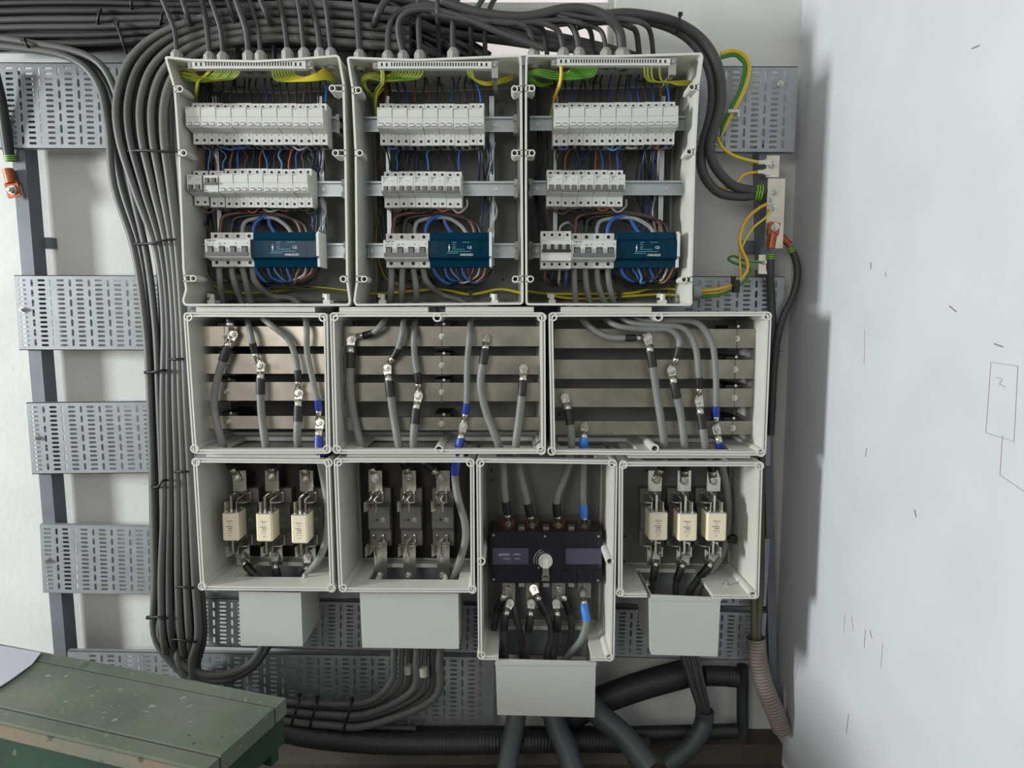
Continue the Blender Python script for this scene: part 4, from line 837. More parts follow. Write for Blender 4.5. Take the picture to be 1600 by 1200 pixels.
pipe('conduit', 'black corrugated conduit lying along the floor behind the bench', [(395, 1128, 1.40), (480, 1150, 1.40), (580, 1160, 1.40), (680, 1162, 1.40), (790, 1160, 1.41), (900, 1158, 1.44), (1010, 1160, 1.46)], 17, 'conduit black', corr=.03)
pipe('conduit', 'smooth black pipe lying along the wall foot below the lowest tray', [(430, 1140, 1.47), (600, 1146, 1.47), (800, 1146, 1.47), (980, 1146, 1.47), (1150, 1142, 1.47)], 12, 'conduit black')
pipe('conduit', 'black pipe rising diagonally behind the lowest cover towards the wall', [(880, 1125, 1.48), (935, 1096, 1.48), (1000, 1072, 1.48), (1085, 1048, 1.48)], 23, 'conduit black')
pipe('conduit', 'short black corrugated conduit lying level by the wall-side cover', [(1100, 1056, 1.47), (1125, 1056, 1.47), (1152, 1058, 1.47)], 16, 'conduit black', corr=.05)
pipe('conduit', 'dark grey pipe dropping straight below the lowest cover', [(808, 1095, 1.42), (805, 1130, 1.40), (797, 1170, 1.37), (790, 1215, 1.34)], 16, 'conduit grey')
pipe('conduit', 'dark grey pipe slanting slightly below the lowest cover', [(862, 1095, 1.43), (868, 1130, 1.41), (885, 1170, 1.38), (900, 1215, 1.35)], 18, 'conduit grey')
pipe('conduit', 'dark grey pipe running diagonally to the floor from the lowest cover', [(910, 1085, 1.42), (935, 1115, 1.40), (975, 1150, 1.37), (1015, 1200, 1.33)], 18, 'conduit grey')
pipe('conduit', 'grey pipe elbow with open mouth below the wall-side cover', [(1101, 1110, 1.44), (1100, 1125, 1.44), (1092, 1148, 1.43), (1072, 1172, 1.42), (1040, 1195, 1.41)], 15, 'conduit grey', hollow=True, Y=1.44)
pipe('conduit', 'silver corrugated flexible conduit by the foot of the white wall', [(1181, 996, 1.45), (1184, 1030, 1.45), (1194, 1070, 1.45), (1208, 1105, 1.45), (1222, 1140, 1.46)], 15, 'conduit silver', Y=1.45, corr=.045, hollow=True, seg=16)
for i, (px, e) in enumerate(((1175, 1178), (1186, 1185))):
    wire('power_cable', 'olive cable running down into the silver corrugated conduit', 'cable', [P(px + 6, 640, 1.475), P(px + 4, 760, 1.475), P(px + 3, 900, 1.475), P(e, 985, 1.455), P(e + 3, 1030, 1.45)], 5.4 * PM(1.46), 'cable olive', 'cables in the silver conduit', 10, 6)
for i, (tx, bx) in enumerate(((1068, 1092), (1074, 1097), (1080, 1100), (1084, 1103), (1090, 1107))):
    wire('power_cable', 'dark cable dropping from the wall-side cover into the open pipe elbow', 'cable', [P(tx - 6, 1005, 1.43), P(tx, 1030, 1.43), P((tx + bx) / 2, 1070, 1.43 + .004 * (i % 2)), P(bx, 1108, 1.44), P(bx, 1124, 1.44)], 4.0 * PM(1.43), 'cable dark', 'cables entering the pipe elbow', 8, 6)
pipe('downpipe', 'dark vertical pipe standing by the wall foot near the white wall', [(1160, 1040, 1.52), (1160, 1090, 1.52), (1160, 1165, 1.52)], 10, 'conduit grey', cat='pipe')
k = MB(); a = P(420, 1163, 1.50); k.box(V(a.x, 1.50, 0), V(XS, WALL, a.z)); struct(k, 'trim_1', 'floor concrete')
k = MB(); a = P(948, 1140, 1.46); k.box(P(880, 1137, 1.495), P(1150, 1148, 1.46)); solo(k, 'pipe_rail', 'painted steel', 'low dark steel rail by the wall foot behind the pipes', 'rail')

GB = 'thick cables of the bundle hanging beside the enclosures'
PLa = [(-90, 58), (0, 72), (100, 88), (150, 128), (170, 200), (181, 290), (212, 390), (226, 500), (231, 600), (236, 760), (241, 900), (242, 990)]
PLb = [(-90, 50), (40, 66), (140, 90), (180, 145), (192, 215), (210, 300), (232, 400), (243, 510), (246, 620), (252, 800), (252, 940), (254, 1000)]
PMa = [(640, 20), (520, 8), (390, 12), (268, 44), (208, 88), (186, 150), (188, 215), (212, 300), (243, 395), (254, 500), (254, 620), (258, 780), (255, 910), (258, 1000)]
PRa = [(640, 78), (520, 70), (400, 62), (318, 78), (276, 118), (262, 170), (264, 240), (274, 330), (284, 470), (291, 600), (302, 740), (311, 890), (316, 990)]
def lerp_path(a, c, u):
    n = max(len(a), len(c)); q = []
    for i in range(n):
        def g(p):
            f = i / (n - 1) * (len(p) - 1); j = min(int(f), len(p) - 2); t = f - j; return (p[j][0] * (1 - t) + p[j + 1][0] * t, p[j][1] * (1 - t) + p[j + 1][1] * t)
        x, y = g(a), g(c); q.append((x[0] * (1 - u) + y[0] * u, x[1] * (1 - u) + y[1] * u))
    return q
def tail(kind, u, m):
    o = 9 * (m // 3)
    if kind == 0: return [(268 + 40 * u, 1034 + o), (306 + 20 * u, 1052 + o), (352, 1054 + o), (390, 1038 + o), (408 + o, 1014), (418 + o, 985)]
    if kind == 1: return [(272 + 30 * u, 1040), (318, 1070 + 5 * m), (420, 1092 + 5 * m), (510, 1100 + 5.4 * m), (575, 1096 + 6.2 * m), (611 + 11 * m, 1066 + 4.4 * m), (615 + 12 * m, 1032), (616 + 12 * m, 985)]
    return [(285 + 25 * u, 1050), (330, 1092 + o), (440, 1120 + o), (560, 1134 + o), (650, 1138 + o)]
cnt = [0, 0, 0]
nb = 0
for fam, N_, a, c in (('A', 4, PLa, PLb), ('B', 14, PMa, PRa)):
    for i in range(N_):
        u = i / (N_ - 1); j = R.uniform(-1, 1); pts = lerp_path(a, c, min(1, max(0, u + .012 * j))); yy = 1.385 + .022 * (i % 3) + .012 * (fam == 'A')
        kd = (1, 0, 2, 1, 0, 2, 1, 2)[nb % 8]; nb += 1; ph = R.uniform(0, 6); pp = []
        for q, (x, y) in enumerate(pts): pp.append((x + 3.0 * math.sin((i % 3) * 2 + q * .9), y, yy - (.004 if fam == 'B' and q < 5 else 0)))
        m = cnt[kd]; cnt[kd] += 1
        for x, y in tail(kd, u, m): pp.append((x, y, {0: 1.40, 1: 1.395, 2: 1.43}[kd] + .017 * (m % 3)))
        rr = R.choice((5.2, 5.7, 6.3)) * PM(1.42)
        wire('power_cable', 'thick grey cable in the hanging bundle beside the enclosures', 'cable', [P(*p) for p in pp], rr, R.choice(('cable dark', 'cable mid', 'cable mid', 'cable dark')) if kd != 1 else 'cable mid', GB, 9, 5)
GT = 'cables crossing at the top of the frame'
for i in range(30):
    u = i / 29; j = R.uniform(-1, 1); j2 = R.uniform(-1, 1); yy = 1.452 - .0165 * (i % 4); j, j2 = math.sin((i % 4) * 2.1) * .6 + j * .15, math.cos((i % 4) * 1.7) * .6 + j2 * .15
    ym = -14 + 92 * u; e = R.uniform(540, 640); bow = 10 * math.sin(u * 3)
    pp = [(-60, ym + 6 * j), (40, ym - 4 + 5 * j2), (150, ym - 4 + 4 * j), (260, ym * .82 + 2 - bow * .3 + 4 * j2), (370, ym * .85 + 5 * j), (470, ym * .9 + 4 * j2), (e, ym * .8 + 6 * j), (e + 70, ym * .4 + 44 + 6 * j2), (e + 130, 84 + ym * .2)]
    wire('power_cable', 'grey cable crossing level at the top above the tall enclosures', 'cable', [P(x, y, yy + (.03 if q > 5 else 0)) for q, (x, y) in enumerate(pp)], R.choice((4.4, 5.0, 5.5)) * PM(1.42), R.choice(('cable dark', 'cable black', 'cable black')), GT, 8, 5)  # mostly black sheaths: shade from overhead is put into the colour
for i in range(9):
    j = R.uniform(-1, 1); y_ = 5 + 4.5 * i
    pp = [(540, y_ - 14), (640, y_ - 2 + 3 * j), (720, y_ * .9 + 18), (790, y_ * .75 + 33 + 2 * j), (850, y_ * .55 + 50), (910, y_ * .35 + 64), (970, 80 + y_ * .2), (1010, 94)]
    wire('power_cable', 'grey cable sloping down across the bright window', 'cable', [P(x, y, 1.43 + .008 * (i % 4)) for x, y in pp], R.choice((4.6, 5.4, 6.6)) * PM(1.43), R.choice(('cable dark', 'cable black')), 'cables sloping across the bright window', 8, 5)
# cables of the glands
for n, (i, c, yr) in enumerate(GL):
    px = GLP[i][n - sum(len(q) for q in GLP[:i])][0]; Y = c.y; b0 = R.uniform(-1, 1); big = (px == 972)
    if i == 0: q = [(px - 3, 50), (px - 10 - 4 * b0, 22), (px - 21 - 9 * b0, -14), (px - 34 - 12 * b0, -60)]
    elif i == 1: q = [(px - 2 + 3 * b0, 50), (px - 3 + 10 * b0, 24), (px - 4 + 28 * b0, -2), (px + 50 * b0, -22)]
    elif big: q = [(968, 50), (950, 28), (920, 15), (880, 14), (820, 26), (750, 20), (690, 2)]
    else: q = [(px - 5, 54), (px - 17, 40 + 4 * b0), (px - 45, 33 + 4 * b0), (px - 90, 34 + 6 * b0), (px - 160, 22 + 6 * b0)]
    if px == 606: q = [(608, 45), (622, 20), (660, 8), (710, 16), (770, 38), (830, 66)]
    if px == 630: q = [(622, 45), (632, 22), (665, 14), (715, 24), (780, 50), (850, 76)]
    wire('gland_cable', 'grey cable rising out of a gland on the ' + ULAB[i], 'cable', [c + V(0, 0, -.03), c] + [P(x, y, Y + (min(Y, 1.362 - .014 * (n % 2)) - Y) * min(1, (k_ + 1) / 2)) for k_, (x, y) in enumerate(q)], (7.2 if big else R.choice((3.6, 4.2, 4.8))) * PM(Y), 'cable dark', 'cables rising from the glands of the ' + ULAB[i], 8, 5)
for i, (px, py, Y) in enumerate(((637, 1046, 1.412), (661, 1050, 1.395))):
    k = MB(); k.cyl(P(px, py - 7, Y), P(px + 1, py + 6, Y), 6.9 * PM(Y), 12); solo(k, 'tape_wrap', 'dusty plastic', 'pale tape band on the %s cable below the empty-holder cover' % ('inner', 'outer')[i], 'tape')
# zip ties round the bundle
def tie(label, pts, Y, r=1.5, group='cable ties'):
    q = [P(x, y, Y + d) for x, y, d in pts]; k = MB(); k.tube(smooth_path(q, 5), r * PM(Y), 6); h = q[0]; k.box(h - V(.004, .003, .003), h + V(.004, .003, .003)); solo(k, 'cable_tie', 'nylon black', label, 'cable tie', group)
for i, (xa, ya, xb, yb, tx) in enumerate(((195, 236, 296, 236, 'near the top of'), (213, 381, 284, 374, 'at mid height of the tall enclosures on'), (229, 582, 262, 578, 'beside the busbar enclosure on'), (262, 562, 290, 560, 'over the inner cables of'), (268, 738, 298, 736, 'beside the lower corner of'),
      (240, 761, 262, 750, 'on two cables of'), (232, 965, 268, 965, 'low down with a loose end on'), (262, 1000, 314, 1002, 'lowest on'), (271, 918, 308, 918, 'beside the fuse enclosure on'))):
    tie('black cable tie %s the hanging cable bundle' % tx, [(xa, ya, -.022), ((xa * 2 + xb) / 3, ya - 1, -.045), ((xa + 2 * xb) / 3, yb + 1, -.045), (xb, yb, -.02)], 1.41, 1.8)
for i, (xa, ya, xb, yb, tx) in enumerate(((155, 16, 152, 40, 'first from the corner'), (182, 36, 198, 84, 'over the curving cables'), (254, 18, 250, 40, 'before the first gland'), (204, -4, 206, 16, 'at the top edge of the picture'), (36, 62, 48, 78, 'near the corner'))):
    tie('black cable tie on the level top cables, ' + tx, [(xa, ya, -.01), ((xa + xb) / 2, (ya + yb) / 2, -.012), (xb, yb, .004)], 1.397, 2.2)
for i, (xa, ya, xb, yb) in enumerate(((468, 1086, 455, 1140), (496, 1090, 484, 1142), (550, 1092, 536, 1150))):
    tie('black cable tie on the low cables beside the bench, %s from the bench' % ORD[i], [(xa, ya, -.0), (xa - 2, ya + 14, -.02), (xb + 2, yb - 14, -.02), (xb, yb, -.0)], 1.40, 2.2)
tie('black cable tie round the diagonal pipe below the lowest cover', [(985, 1190, .0), (996, 1196, -.028), (1008, 1184, -.026), (1012, 1166, 0)], 1.37, 1.8)
tie('black cable tie round the straight pipe below the lowest cover', [(788, 1150, -.01), (800, 1162, -.028), (815, 1162, -.02), (818, 1156, 0)], 1.40, 1.6)
tie('black cable tie round the slanting pipe below the lowest cover', [(866, 1164, -.01), (880, 1172, -.028), (894, 1170, -.02), (900, 1162, 0)], 1.40, 1.6)

# ------------------------------------------------------------------ wires inside the tall enclosures
WC = {'blue': 'wire blue', 'pale blue': 'wire pale blue', 'brown': 'wire brown', 'orange': 'wire orange', 'black': 'wire black', 'grey': 'wire grey', 'dark blue': 'wire dark blue'}
BW = [('bundle-side', 290, 505, 9), ('middle', 589, 756, 7), ('wall-side', 865, 1060, 8)]
def w(box, colour, where, pts, r=1.5, Y=1.43):
    wire('insulated_wire', 'thin %s wire %s, %s tall enclosure' % (colour, where, BW[box][0]), 'wire', W3([(p[0], p[1], p[2] - (.050 if p[2] < 1.442 else .034)) for p in pts], Y), r * PM(1.38), WC[colour], '%s wires %s, %s tall enclosure' % (colour, where, BW[box][0]), 6, 4)
for bx, (nm, x0, x1, n) in enumerate(BW):
    sx = lambda x: 800 + (x - 800) * 1.330 / 1.375        # the same breaker terminal seen at the depth of the wires
    pit = (x1 - x0) / (2 * n); tops = [sx(x0 + pit * (i + .5)) for i in range(2 * n)]
    for i, x in enumerate(tops):
        colr = R.choice(('blue', 'dark blue', 'black')) if i % 2 else R.choice(('black', 'brown', 'black', 'black', 'dark blue'))
        if R.random() < .35: colr = 'black'
        g = x + R.uniform(-14, 14); lean = R.uniform(-7, 7)
        w(bx, colr, 'dropping onto the top breaker row', [(x, 160, 1.425), (x + lean * .3, 146, 1.428), (x + lean, 131 + R.uniform(-4, 4), 1.438), ((x + g) / 2 + lean, 116, 1.446), (g, 98, 1.450)], R.choice((1.3, 1.5, 1.7)))
    for i in range(2 * n):
        if i % 2: continue
        x = tops[i]; xe = min(x + pit * R.choice((2, 2, 3, 4)), tops[-1] + 3); d = R.uniform(6, 13); colr = ('brown', 'blue', 'blue', 'black', 'black', 'pale blue', 'grey', 'black')[(i // 2 + bx) % 8]
        w(bx, colr, 'looping under the top breaker row', [(x, 214, 1.425), (x + 1, 222, 1.422), ((x + xe) / 2, 222 + d, 1.418), (xe - 1, 222, 1.422), (xe, 214, 1.425)], 1.6)
    # row two
    a, c, m = ((292, 481, 16), (596, 720, 10), (855, 977, 10))[bx]; p2 = (c - a) / m; t2 = [sx(a + p2 * (i + .5)) for i in range(m)]
    for i, x in enumerate(t2):
        colr = ('orange' if (i + bx) % 4 == 0 else R.choice(('brown', 'black'))) if i % 2 == 0 else R.choice(('blue', 'pale blue', 'blue', 'black'))
        if bx and R.random() < .55: colr = 'black'
        x2 = x + R.uniform(-20, 24)
        w(bx, colr, 'between the top and middle breaker rows', [(x, 266, 1.425), (x, 254, 1.428), (x + R.uniform(-5, 5), 240 + R.uniform(-4, 4), 1.432), ((x + x2) / 2, 230, 1.44), (x2, 214, 1.445)], R.choice((1.1, 1.3, 1.5)))
    for i in range(0, m, 2):
        x = t2[i]; xe = x + p2 * R.choice((2, 2, 3)); d = R.uniform(5, 11); colr = ('brown', 'black', 'black', 'orange', 'grey')[(i // 2) % 5]
        w(bx, colr, 'looping under the middle breaker row', [(x, 312, 1.425), (x, 322, 1.424), ((x + xe) / 2, 324 + d, 1.424), (xe, 322, 1.424), (xe, 312, 1.425)], 1.6)
    # dark wires crossing behind
    for i in range(10):
        xa = R.uniform(x0 + 40, x1 - 40); xb = xa + R.uniform(-30, 30)
        w(bx, R.choice(('black', 'black', 'dark blue')), 'running behind the breaker rows', [(xa, 208, 1.450), (xa + 4, 228, 1.446), ((xa + xb) / 2, 246, 1.446), (xb, 262, 1.448), (xb + R.uniform(-6, 6), 300, 1.456), (xb + R.uniform(-14, 14), 335, 1.45), (xb + R.uniform(-20, 20), 352, 1.44)], 1.6)
    xv = (316, 594, 852)[bx]
    for i in range(4):
        x = xv + i * 5 + R.uniform(-2, 2) - (14 if bx == 2 else 0) * (i < 2)
        w(bx, 'black' if i != 2 else 'brown', 'running down behind the rail ends', [(x + R.uniform(-3, 3), 130, 1.455), (x, 180, 1.460), (x + R.uniform(-8, 8), 240, 1.452), (x - R.uniform(0, 8), 300, 1.460), (x + R.uniform(-4, 6), 350, 1.452), (x + 14, 430, 1.45), (x + 50, 440, 1.45)], 1.8)
    xr = (487, 752, 1008)[bx]
    for i in range(5):
        x = xr + i * 4.5; colr = ('dark blue', 'black', 'black', 'dark blue', 'grey')[i]
        w(bx, colr, 'bundled near the vertical zinc bar', [(x + R.uniform(-6, 6), 222, 1.44), (x + R.uniform(-3, 3), 250, 1.44), (x + R.uniform(-8, 4), 290, 1.448), (x + R.uniform(-8, 8), 330, 1.44), (x + R.uniform(-20, 6), 366, 1.44)], 1.6)
    # bold arcs feeding the blue block and the small wires leaving it
    mx0, mx1 = ((320, 391), (599, 669), (893, 963))[bx]; bk0, bk1 = ((392, 499), (671, 768), (964, 1061))[bx]; pw = (mx1 - mx0) / 4; mt = [sx(mx0 + pw * (i + .5)) for i in range(4)]
    for i, (colr, h, ex) in enumerate((('orange', 336, .75), ('black', 340, .85), ('grey', 344, .62), ('blue', 342, .38))):
        xe = bk0 + (bk1 - bk0) * ex; rr = 3.2
        wire('insulated_wire', 'thick %s wire arching from the main breaker to the blue block, %s tall enclosure' % ({'orange': 'red-brown'}.get(colr, colr), nm), 'wire',
             W3([(mt[i], 368, 1.375), (mt[i] + 1, 354, 1.375), (mt[i] + 10, h, 1.38), ((mt[i] + xe) / 2 + 6, h - 4, 1.385), (xe - 12, h + 8, 1.387), (xe, 368, 1.386)]), rr * PM(1.38), {'orange': 'wire brown', 'black': 'wire black', 'grey': 'wire grey', 'blue': 'wire blue'}[colr], 'thick wires arching to the blue blocks', 8, 5)
    for i in range(10):
        f = .06 + .092 * i; x = bk0 + (bk1 - bk0) * f; colr = ('blue', 'black', 'blue', 'pale blue', 'black', 'blue', 'black', 'brown', 'grey', 'orange')[i]; e = x + R.uniform(4, 26) * (1 if i < 7 else -1)
        w(bx, colr, 'hanging from the blue block', [(x, 408, 1.428), (x + 1, 420, 1.428), (x + (6 if i < 7 else -4), 432 + R.uniform(-5, 3), 1.432), (e, 440 + R.uniform(-2, 3), 1.44), (e + 16 * (1 if i < 7 else -1), 436, 1.452)], 3.0 if i == 0 else R.choice((1.6, 2.0)))
    for i in range(4):
        w(bx, 'black', 'looped low behind the blue block', [(bk0 - 40 + 8 * i, 420 + i, 1.456), (bk0 + 10, 436 + 3 * i, 1.452), ((bk0 + bk1) / 2 + 10, 444 + 2 * i, 1.45), (bk1 - 12, 438 + 2 * i, 1.45), (bk1 + 2, 418, 1.455)], 1.7)
for colr, x in (('brown', 851), ('black', 862), ('grey', 873), ('blue', 884)):
    w(2, colr, 'leaving the narrow black-toggle breaker', [(x + 2, 412, 1.43), (x + 1, 425, 1.43), (x, 440, 1.435), (x + (2 if colr in ('grey', 'blue') else 14), 448, 1.45)], 2.2)
w(2, 'grey', 'arching over the narrow black-toggle breaker', [(874, 366, 1.43), (876, 354, 1.43), (888, 348, 1.435), (900, 360, 1.445)], 2.2)
# earth wires (yellow and green) from the white strips
def ew(box, label, pts, r=1.55, m1='earth yellow', m2='earth green', group='earth', Y=1.395):
    wire('earth_wire', label + ', %s tall enclosure' % BW[box][0], 'earth wire', W3([(p[0], p[1], p[2] - (.042 if p[2] < 1.415 else .03)) for p in pts], Y), r * PM(1.39), m1, group + ', %s tall enclosure' % BW[box][0], 7, 5, m2)
for i in range(9):
    x = 322 + 4.6 * i; e = 272 + (i % 4) * 4; yy = 109 + i * 1.5
    ew(0, 'yellow-green earth wire swept towards the bundle from the white strip', [(x + 16, 102, 1.37), (x + 16, 110, 1.375), (x + 8, 118 + i * .4, 1.385), (x - 14, 121 + i * .5, 1.385 + .004 * (i % 3)), (305, yy + 6, 1.39), (285, yy + 2 - 5 * (i < 2), 1.395 + .004 * (i % 3)), (e, yy + 3 + (i % 3) * 3, 1.41), (e + 6, yy + 16, 1.43)], group='earth wires swept towards the bundle')
for i in range(8):
    x = 424 + 4.6 * i
    ew(0, 'yellow earth wire swept away from the bundle under the white strip', [(x, 102, 1.37), (x + 1, 111, 1.375), (x + 6, 118 + (7 - i) * .9, 1.385), (x + 22, 121 + (7 - i) * .9, 1.39), (490 + i, 113 + (7 - i) * 1.9, 1.39), (508, 108 + (7 - i) * 2.3, 1.40), (520 + i % 3, 118 + (7 - i) * 1.6, 1.415), (522, 133, 1.43)], group='earth wires swept away from the bundle')
ew(0, 'thick yellow earth wire dropping behind the first breaker', [(336, 104, 1.38), (322, 118, 1.385), (311, 126, 1.39), (308, 140, 1.395), (309, 156, 1.42), (318, 178, 1.45)], 3.0, group='thick earth wire')
for i in range(10):
    x = 614 + 5.2 * i
    ew(1, 'yellow-green earth wire looped back towards the bundle under the white strip', [(x, 102, 1.37), (x, 110, 1.375), (x - 5, 118 + i * .3, 1.385), (x - 24, 122 + i * .3, 1.39), (600, 117 + i * 1.1, 1.39 + .003 * (i % 3)), (578, 115 + i * .9, 1.395), (566 + (i % 3) * 2, 122 + i * .7, 1.40), (567 + (i % 4) * 3, 134 + (i % 4) * 3, 1.41), (584, 147 + (i % 3) * 3, 1.43), (600, 138, 1.45)], group='earth wires looped under the white strip')
ew(1, 'thick yellow earth wire dropping beside the first breaker', [(597, 102, 1.37), (598, 118, 1.375), (597, 130, 1.38), (589, 142, 1.39), (586, 160, 1.41), (588, 190, 1.445)], 3.0, group='thick earth wire')
for i in range(3):
    ew(1, 'yellow-green earth wire at the far end of the white strip', [(731 + 3 * i, 102, 1.37), (732 + 3 * i, 114, 1.375), (737 + 3 * i, 122 + 2 * i, 1.385), (760, 129 + 2 * i, 1.40), (785, 123 + 3 * i, 1.42), (800, 118 + 3 * i, 1.44)], group='earth wires at the far strip end')
for i in range(10):
    x = 893 + 4.4 * i
    ew(2, 'bright green earth wire looped towards the bundle under the white strip', [(x, 98, 1.37), (x, 106, 1.375), (x - 5, 113 + i * .5, 1.385), (x - 22, 117 + i * .6, 1.39), (868, 113 + i * 1.2, 1.39 + .003 * (i % 3)), (838, 109 + i * .9, 1.395), (825 + (i % 3) * 2, 115 + i * .5, 1.40), (827 + (i % 4) * 2, 124 + (i % 3) * 2, 1.41), (845, 131 + (i % 3) * 2, 1.42), (866, 129, 1.44)], 1.65, 'earth lime', 'earth green', group='bright earth wires')
ew(2, 'thick amber earth wire dropping onto the first breaker', [(876, 96, 1.365), (877, 112, 1.37), (875, 130, 1.375), (868, 148, 1.39), (864, 166, 1.42), (858, 195, 1.45)], 2.6, 'earth amber', 'earth yellow', group='amber earth wire')
for i in range(4):
    x = (1009, 1014, 1020, 1033)[i]
    ew(2, 'yellow earth wire at the far end of the white strip', [(x, 98, 1.37), (x - 2, 110, 1.375), (x + 1, 123 + i, 1.385), (x + 14, 129, 1.395), (1060, 127 + 2 * i, 1.41), (1086, 126 + 1.6 * i, 1.43)], 1.3, group='earth wires at the far strip end')
# long earth wires along the foot of the tall enclosures
def lw(label, pts, r=2.2, m1='earth yellow', m2='shrink black', Y=1.42, group='long earth wires along the foot of the tall enclosures'):
    wire('earth_wire', label, 'earth wire', W3(pts, Y), r * PM(1.42), m1, group, 8, 6, m2)
lw('long yellow-black earth wire rising beside the main breaker, bundle-side tall enclosure', [(330, 335, 1.455), (325, 380, 1.455), (319, 400, 1.45), (322, 425, 1.44), (333, 447, 1.435), (362, 458, 1.445), (420, 457, 1.445), (480, 449, 1.44), (546, 455, 1.44)])
lw('long yellow-black earth wire crossing the foot of the middle tall enclosure', [(555, 455, 1.44), (590, 459, 1.445), (640, 455, 1.445), (690, 452, 1.445), (735, 460, 1.44), (780, 452, 1.44), (816, 458, 1.44)])
lw('long yellow-black earth wire coming down to the foot of the middle tall enclosure', [(594, 330, 1.458), (587, 370, 1.458), (592, 410, 1.455), (606, 438, 1.45), (640, 450, 1.45)], 1.8)
lw('upper one of two yellow-black earth wires along the foot of the wall-side enclosure', [(824, 455, 1.44), (860, 459, 1.445), (930, 459, 1.445), (985, 458, 1.44), (1015, 451, 1.44), (1045, 451, 1.44), (1078, 456, 1.43)])
lw('lower one of two yellow-black earth wires along the foot of the wall-side enclosure', [(850, 458, 1.447), (880, 465, 1.445), (930, 467, 1.445), (980, 463, 1.44), (1030, 460, 1.44), (1078, 463, 1.43)])
for px, py, Y in ((735, 458, 1.432), (968, 461, 1.432)):
    k = MB(); q = P(px, py, Y); k.box(q + V(-.003, -.004, -.010), q + V(.003, .004, .010)); k.box(q + V(-.006, -.003, .004), q + V(.006, .003, .007)); solo(k, 'cable_tie', 'nylon black', 'small black cable tie on the long earth wire, ' + (ULAB[1] if px < 800 else ULAB[2]), 'cable tie', 'cable ties')
# grommet through the side of the wall-side enclosure and the earth wires beyond it
k = MB(); q = P(1078, 457, 1.43); k.cyl(q + V(.004, 0, 0), q + V(.020, 0, 0), .017, 18); k.cyl(q + V(-.008, 0, 0), q + V(-.002, 0, 0), .016, 18); part(k, 'grommet', 'gland grey', UENC[2][0], 'grey plastic grommet in the side wall')
GE = 'earth wires between the wall-side enclosure and the earth bar'
lw('thick yellow earth wire snaking up to the earth bar', [(1088, 455, 1.43), (1120, 452, 1.43), (1148, 443, 1.43), (1166, 425, 1.43), (1167, 408, 1.43), (1157, 385, 1.43), (1157, 365, 1.43), (1167, 342, 1.44), (1186, 325, 1.45), (1198, 319, 1.452)], 2.6, 'earth amber', 'earth yellow', group=GE)
lw('thin yellow-green earth wire crossing behind the snaking one', [(1088, 459, 1.44), (1130, 456, 1.44), (1155, 440, 1.44), (1156, 400, 1.44), (1163, 378, 1.44), (1178, 355, 1.445), (1196, 340, 1.45), (1205, 326, 1.452)], 1.8, 'earth yellow', 'earth green', group=GE)
lw('green earth wire beneath the snaking yellow one', [(1088, 464, 1.435), (1120, 462, 1.435), (1150, 450, 1.435), (1170, 432, 1.435), (1172, 420, 1.44), (1150, 412, 1.45), (1138, 405, 1.45), (1146, 400, 1.445), (1165, 407, 1.445), (1190, 410, 1.45)], 2.0, 'earth green', 'earth yellow', group=GE)
k = MB(); q = P(1150, 448, 1.425); k.box(q + V(-.006, -.006, -.012), q + V(.006, .008, .014)); k.box(q + V(-.010, -.004, .006), q + V(-.002, .004, .022)); solo(k, 'cable_tie', 'nylon black', 'bulky black cable tie gathering the earth wires outside the enclosure', 'cable tie', 'cable ties')

# ------------------------------------------------------------------ earth bar by the white wall
rt = thing('earth_bar', 'tinned vertical earth bar with bolts on the post near the white wall', 'earth bar', P(1208, 395, 1.46))
for a, c in (((1198, 243), (1217, 277)), ((1200, 279), (1223, 388)), ((1186, 398), (1199, 428))):
    k = MB(); p, q = P(*a, 1.462), P(*c, 1.462); k.box(p, V(q.x, 1.467, q.z)); k.box(V((p.x + q.x) / 2 - .006, 1.467, (p.z + q.z) / 2 - .01), V((p.x + q.x) / 2 + .002, 1.498, (p.z + q.z) / 2 + .01)); part(k, 'bar', 'tinned bar', rt)
for px, py, r in ((1207, 257, .009), (1211, 300, .008), (1204, 312, .006), (1207, 324, .010), (1209, 355, .012), (1194, 410, .006)):
    k = MB(); bolt(k, P(px, py, 1.462 - (.004 if py == 355 else 0)), FWD, r); part(k, 'bolt', 'bolt zinc', rt)
def clug(label, pos, d, pts, r, tape=True, mt='cable dark', lugm='copper', group='copper-lugged earth cables'):
    """heavy copper lug with green-yellow tape on a dark cable"""
    path = smooth_path(pts, 8); rt = thing('earth_cable', label, 'cable', path[-1], group); pos = Vector(pos); d = Vector(d).normalized(); s = d.cross(FWD).normalized(); n = FWD
    k = MB(); pr = r * 1.35; k.prism([pos + d * pr * 1.3 + s * pr, pos + s * pr - d * pr, pos - s * pr - d * pr, pos + d * pr * 1.3 - s * pr], FWD * .004)
    k.cyl(pos + d * pr * 1.1 + FWD * .001, pos + d * (pr * 1.1 + .030), r * 1.02, 12); part(k, 'lug', lugm, rt, 'copper lug')
    k = MB(); k.tube(path, r, 10); part(k, 'sheath', mt, rt)
    if tape:
        for j in range(3):
            k = MB(); a = path[0] + (path[1] - path[0]).normalized() * .0042 * (j + .2); k.tube([a, a + (path[1] - path[0]).normalized() * .0024], r * 1.12, 10); part(k, 'tape_band', 'earth lime', rt, 'yellow-green tape band')
    k = MB(); bolt(k, pos + FWD * .004, FWD, r * .95); part(k, 'bolt', 'bolt zinc', rt)
clug('dark cable hanging straight down from the red copper lug on the earth bar', P(1209, 356, 1.455), (-.12, 0, -1), [P(1204, 396, 1.46), P(1203, 425, 1.465), P(1205, 470, 1.485), P(1208, 540, 1.485), P(1206, 640, 1.485)], .0085)
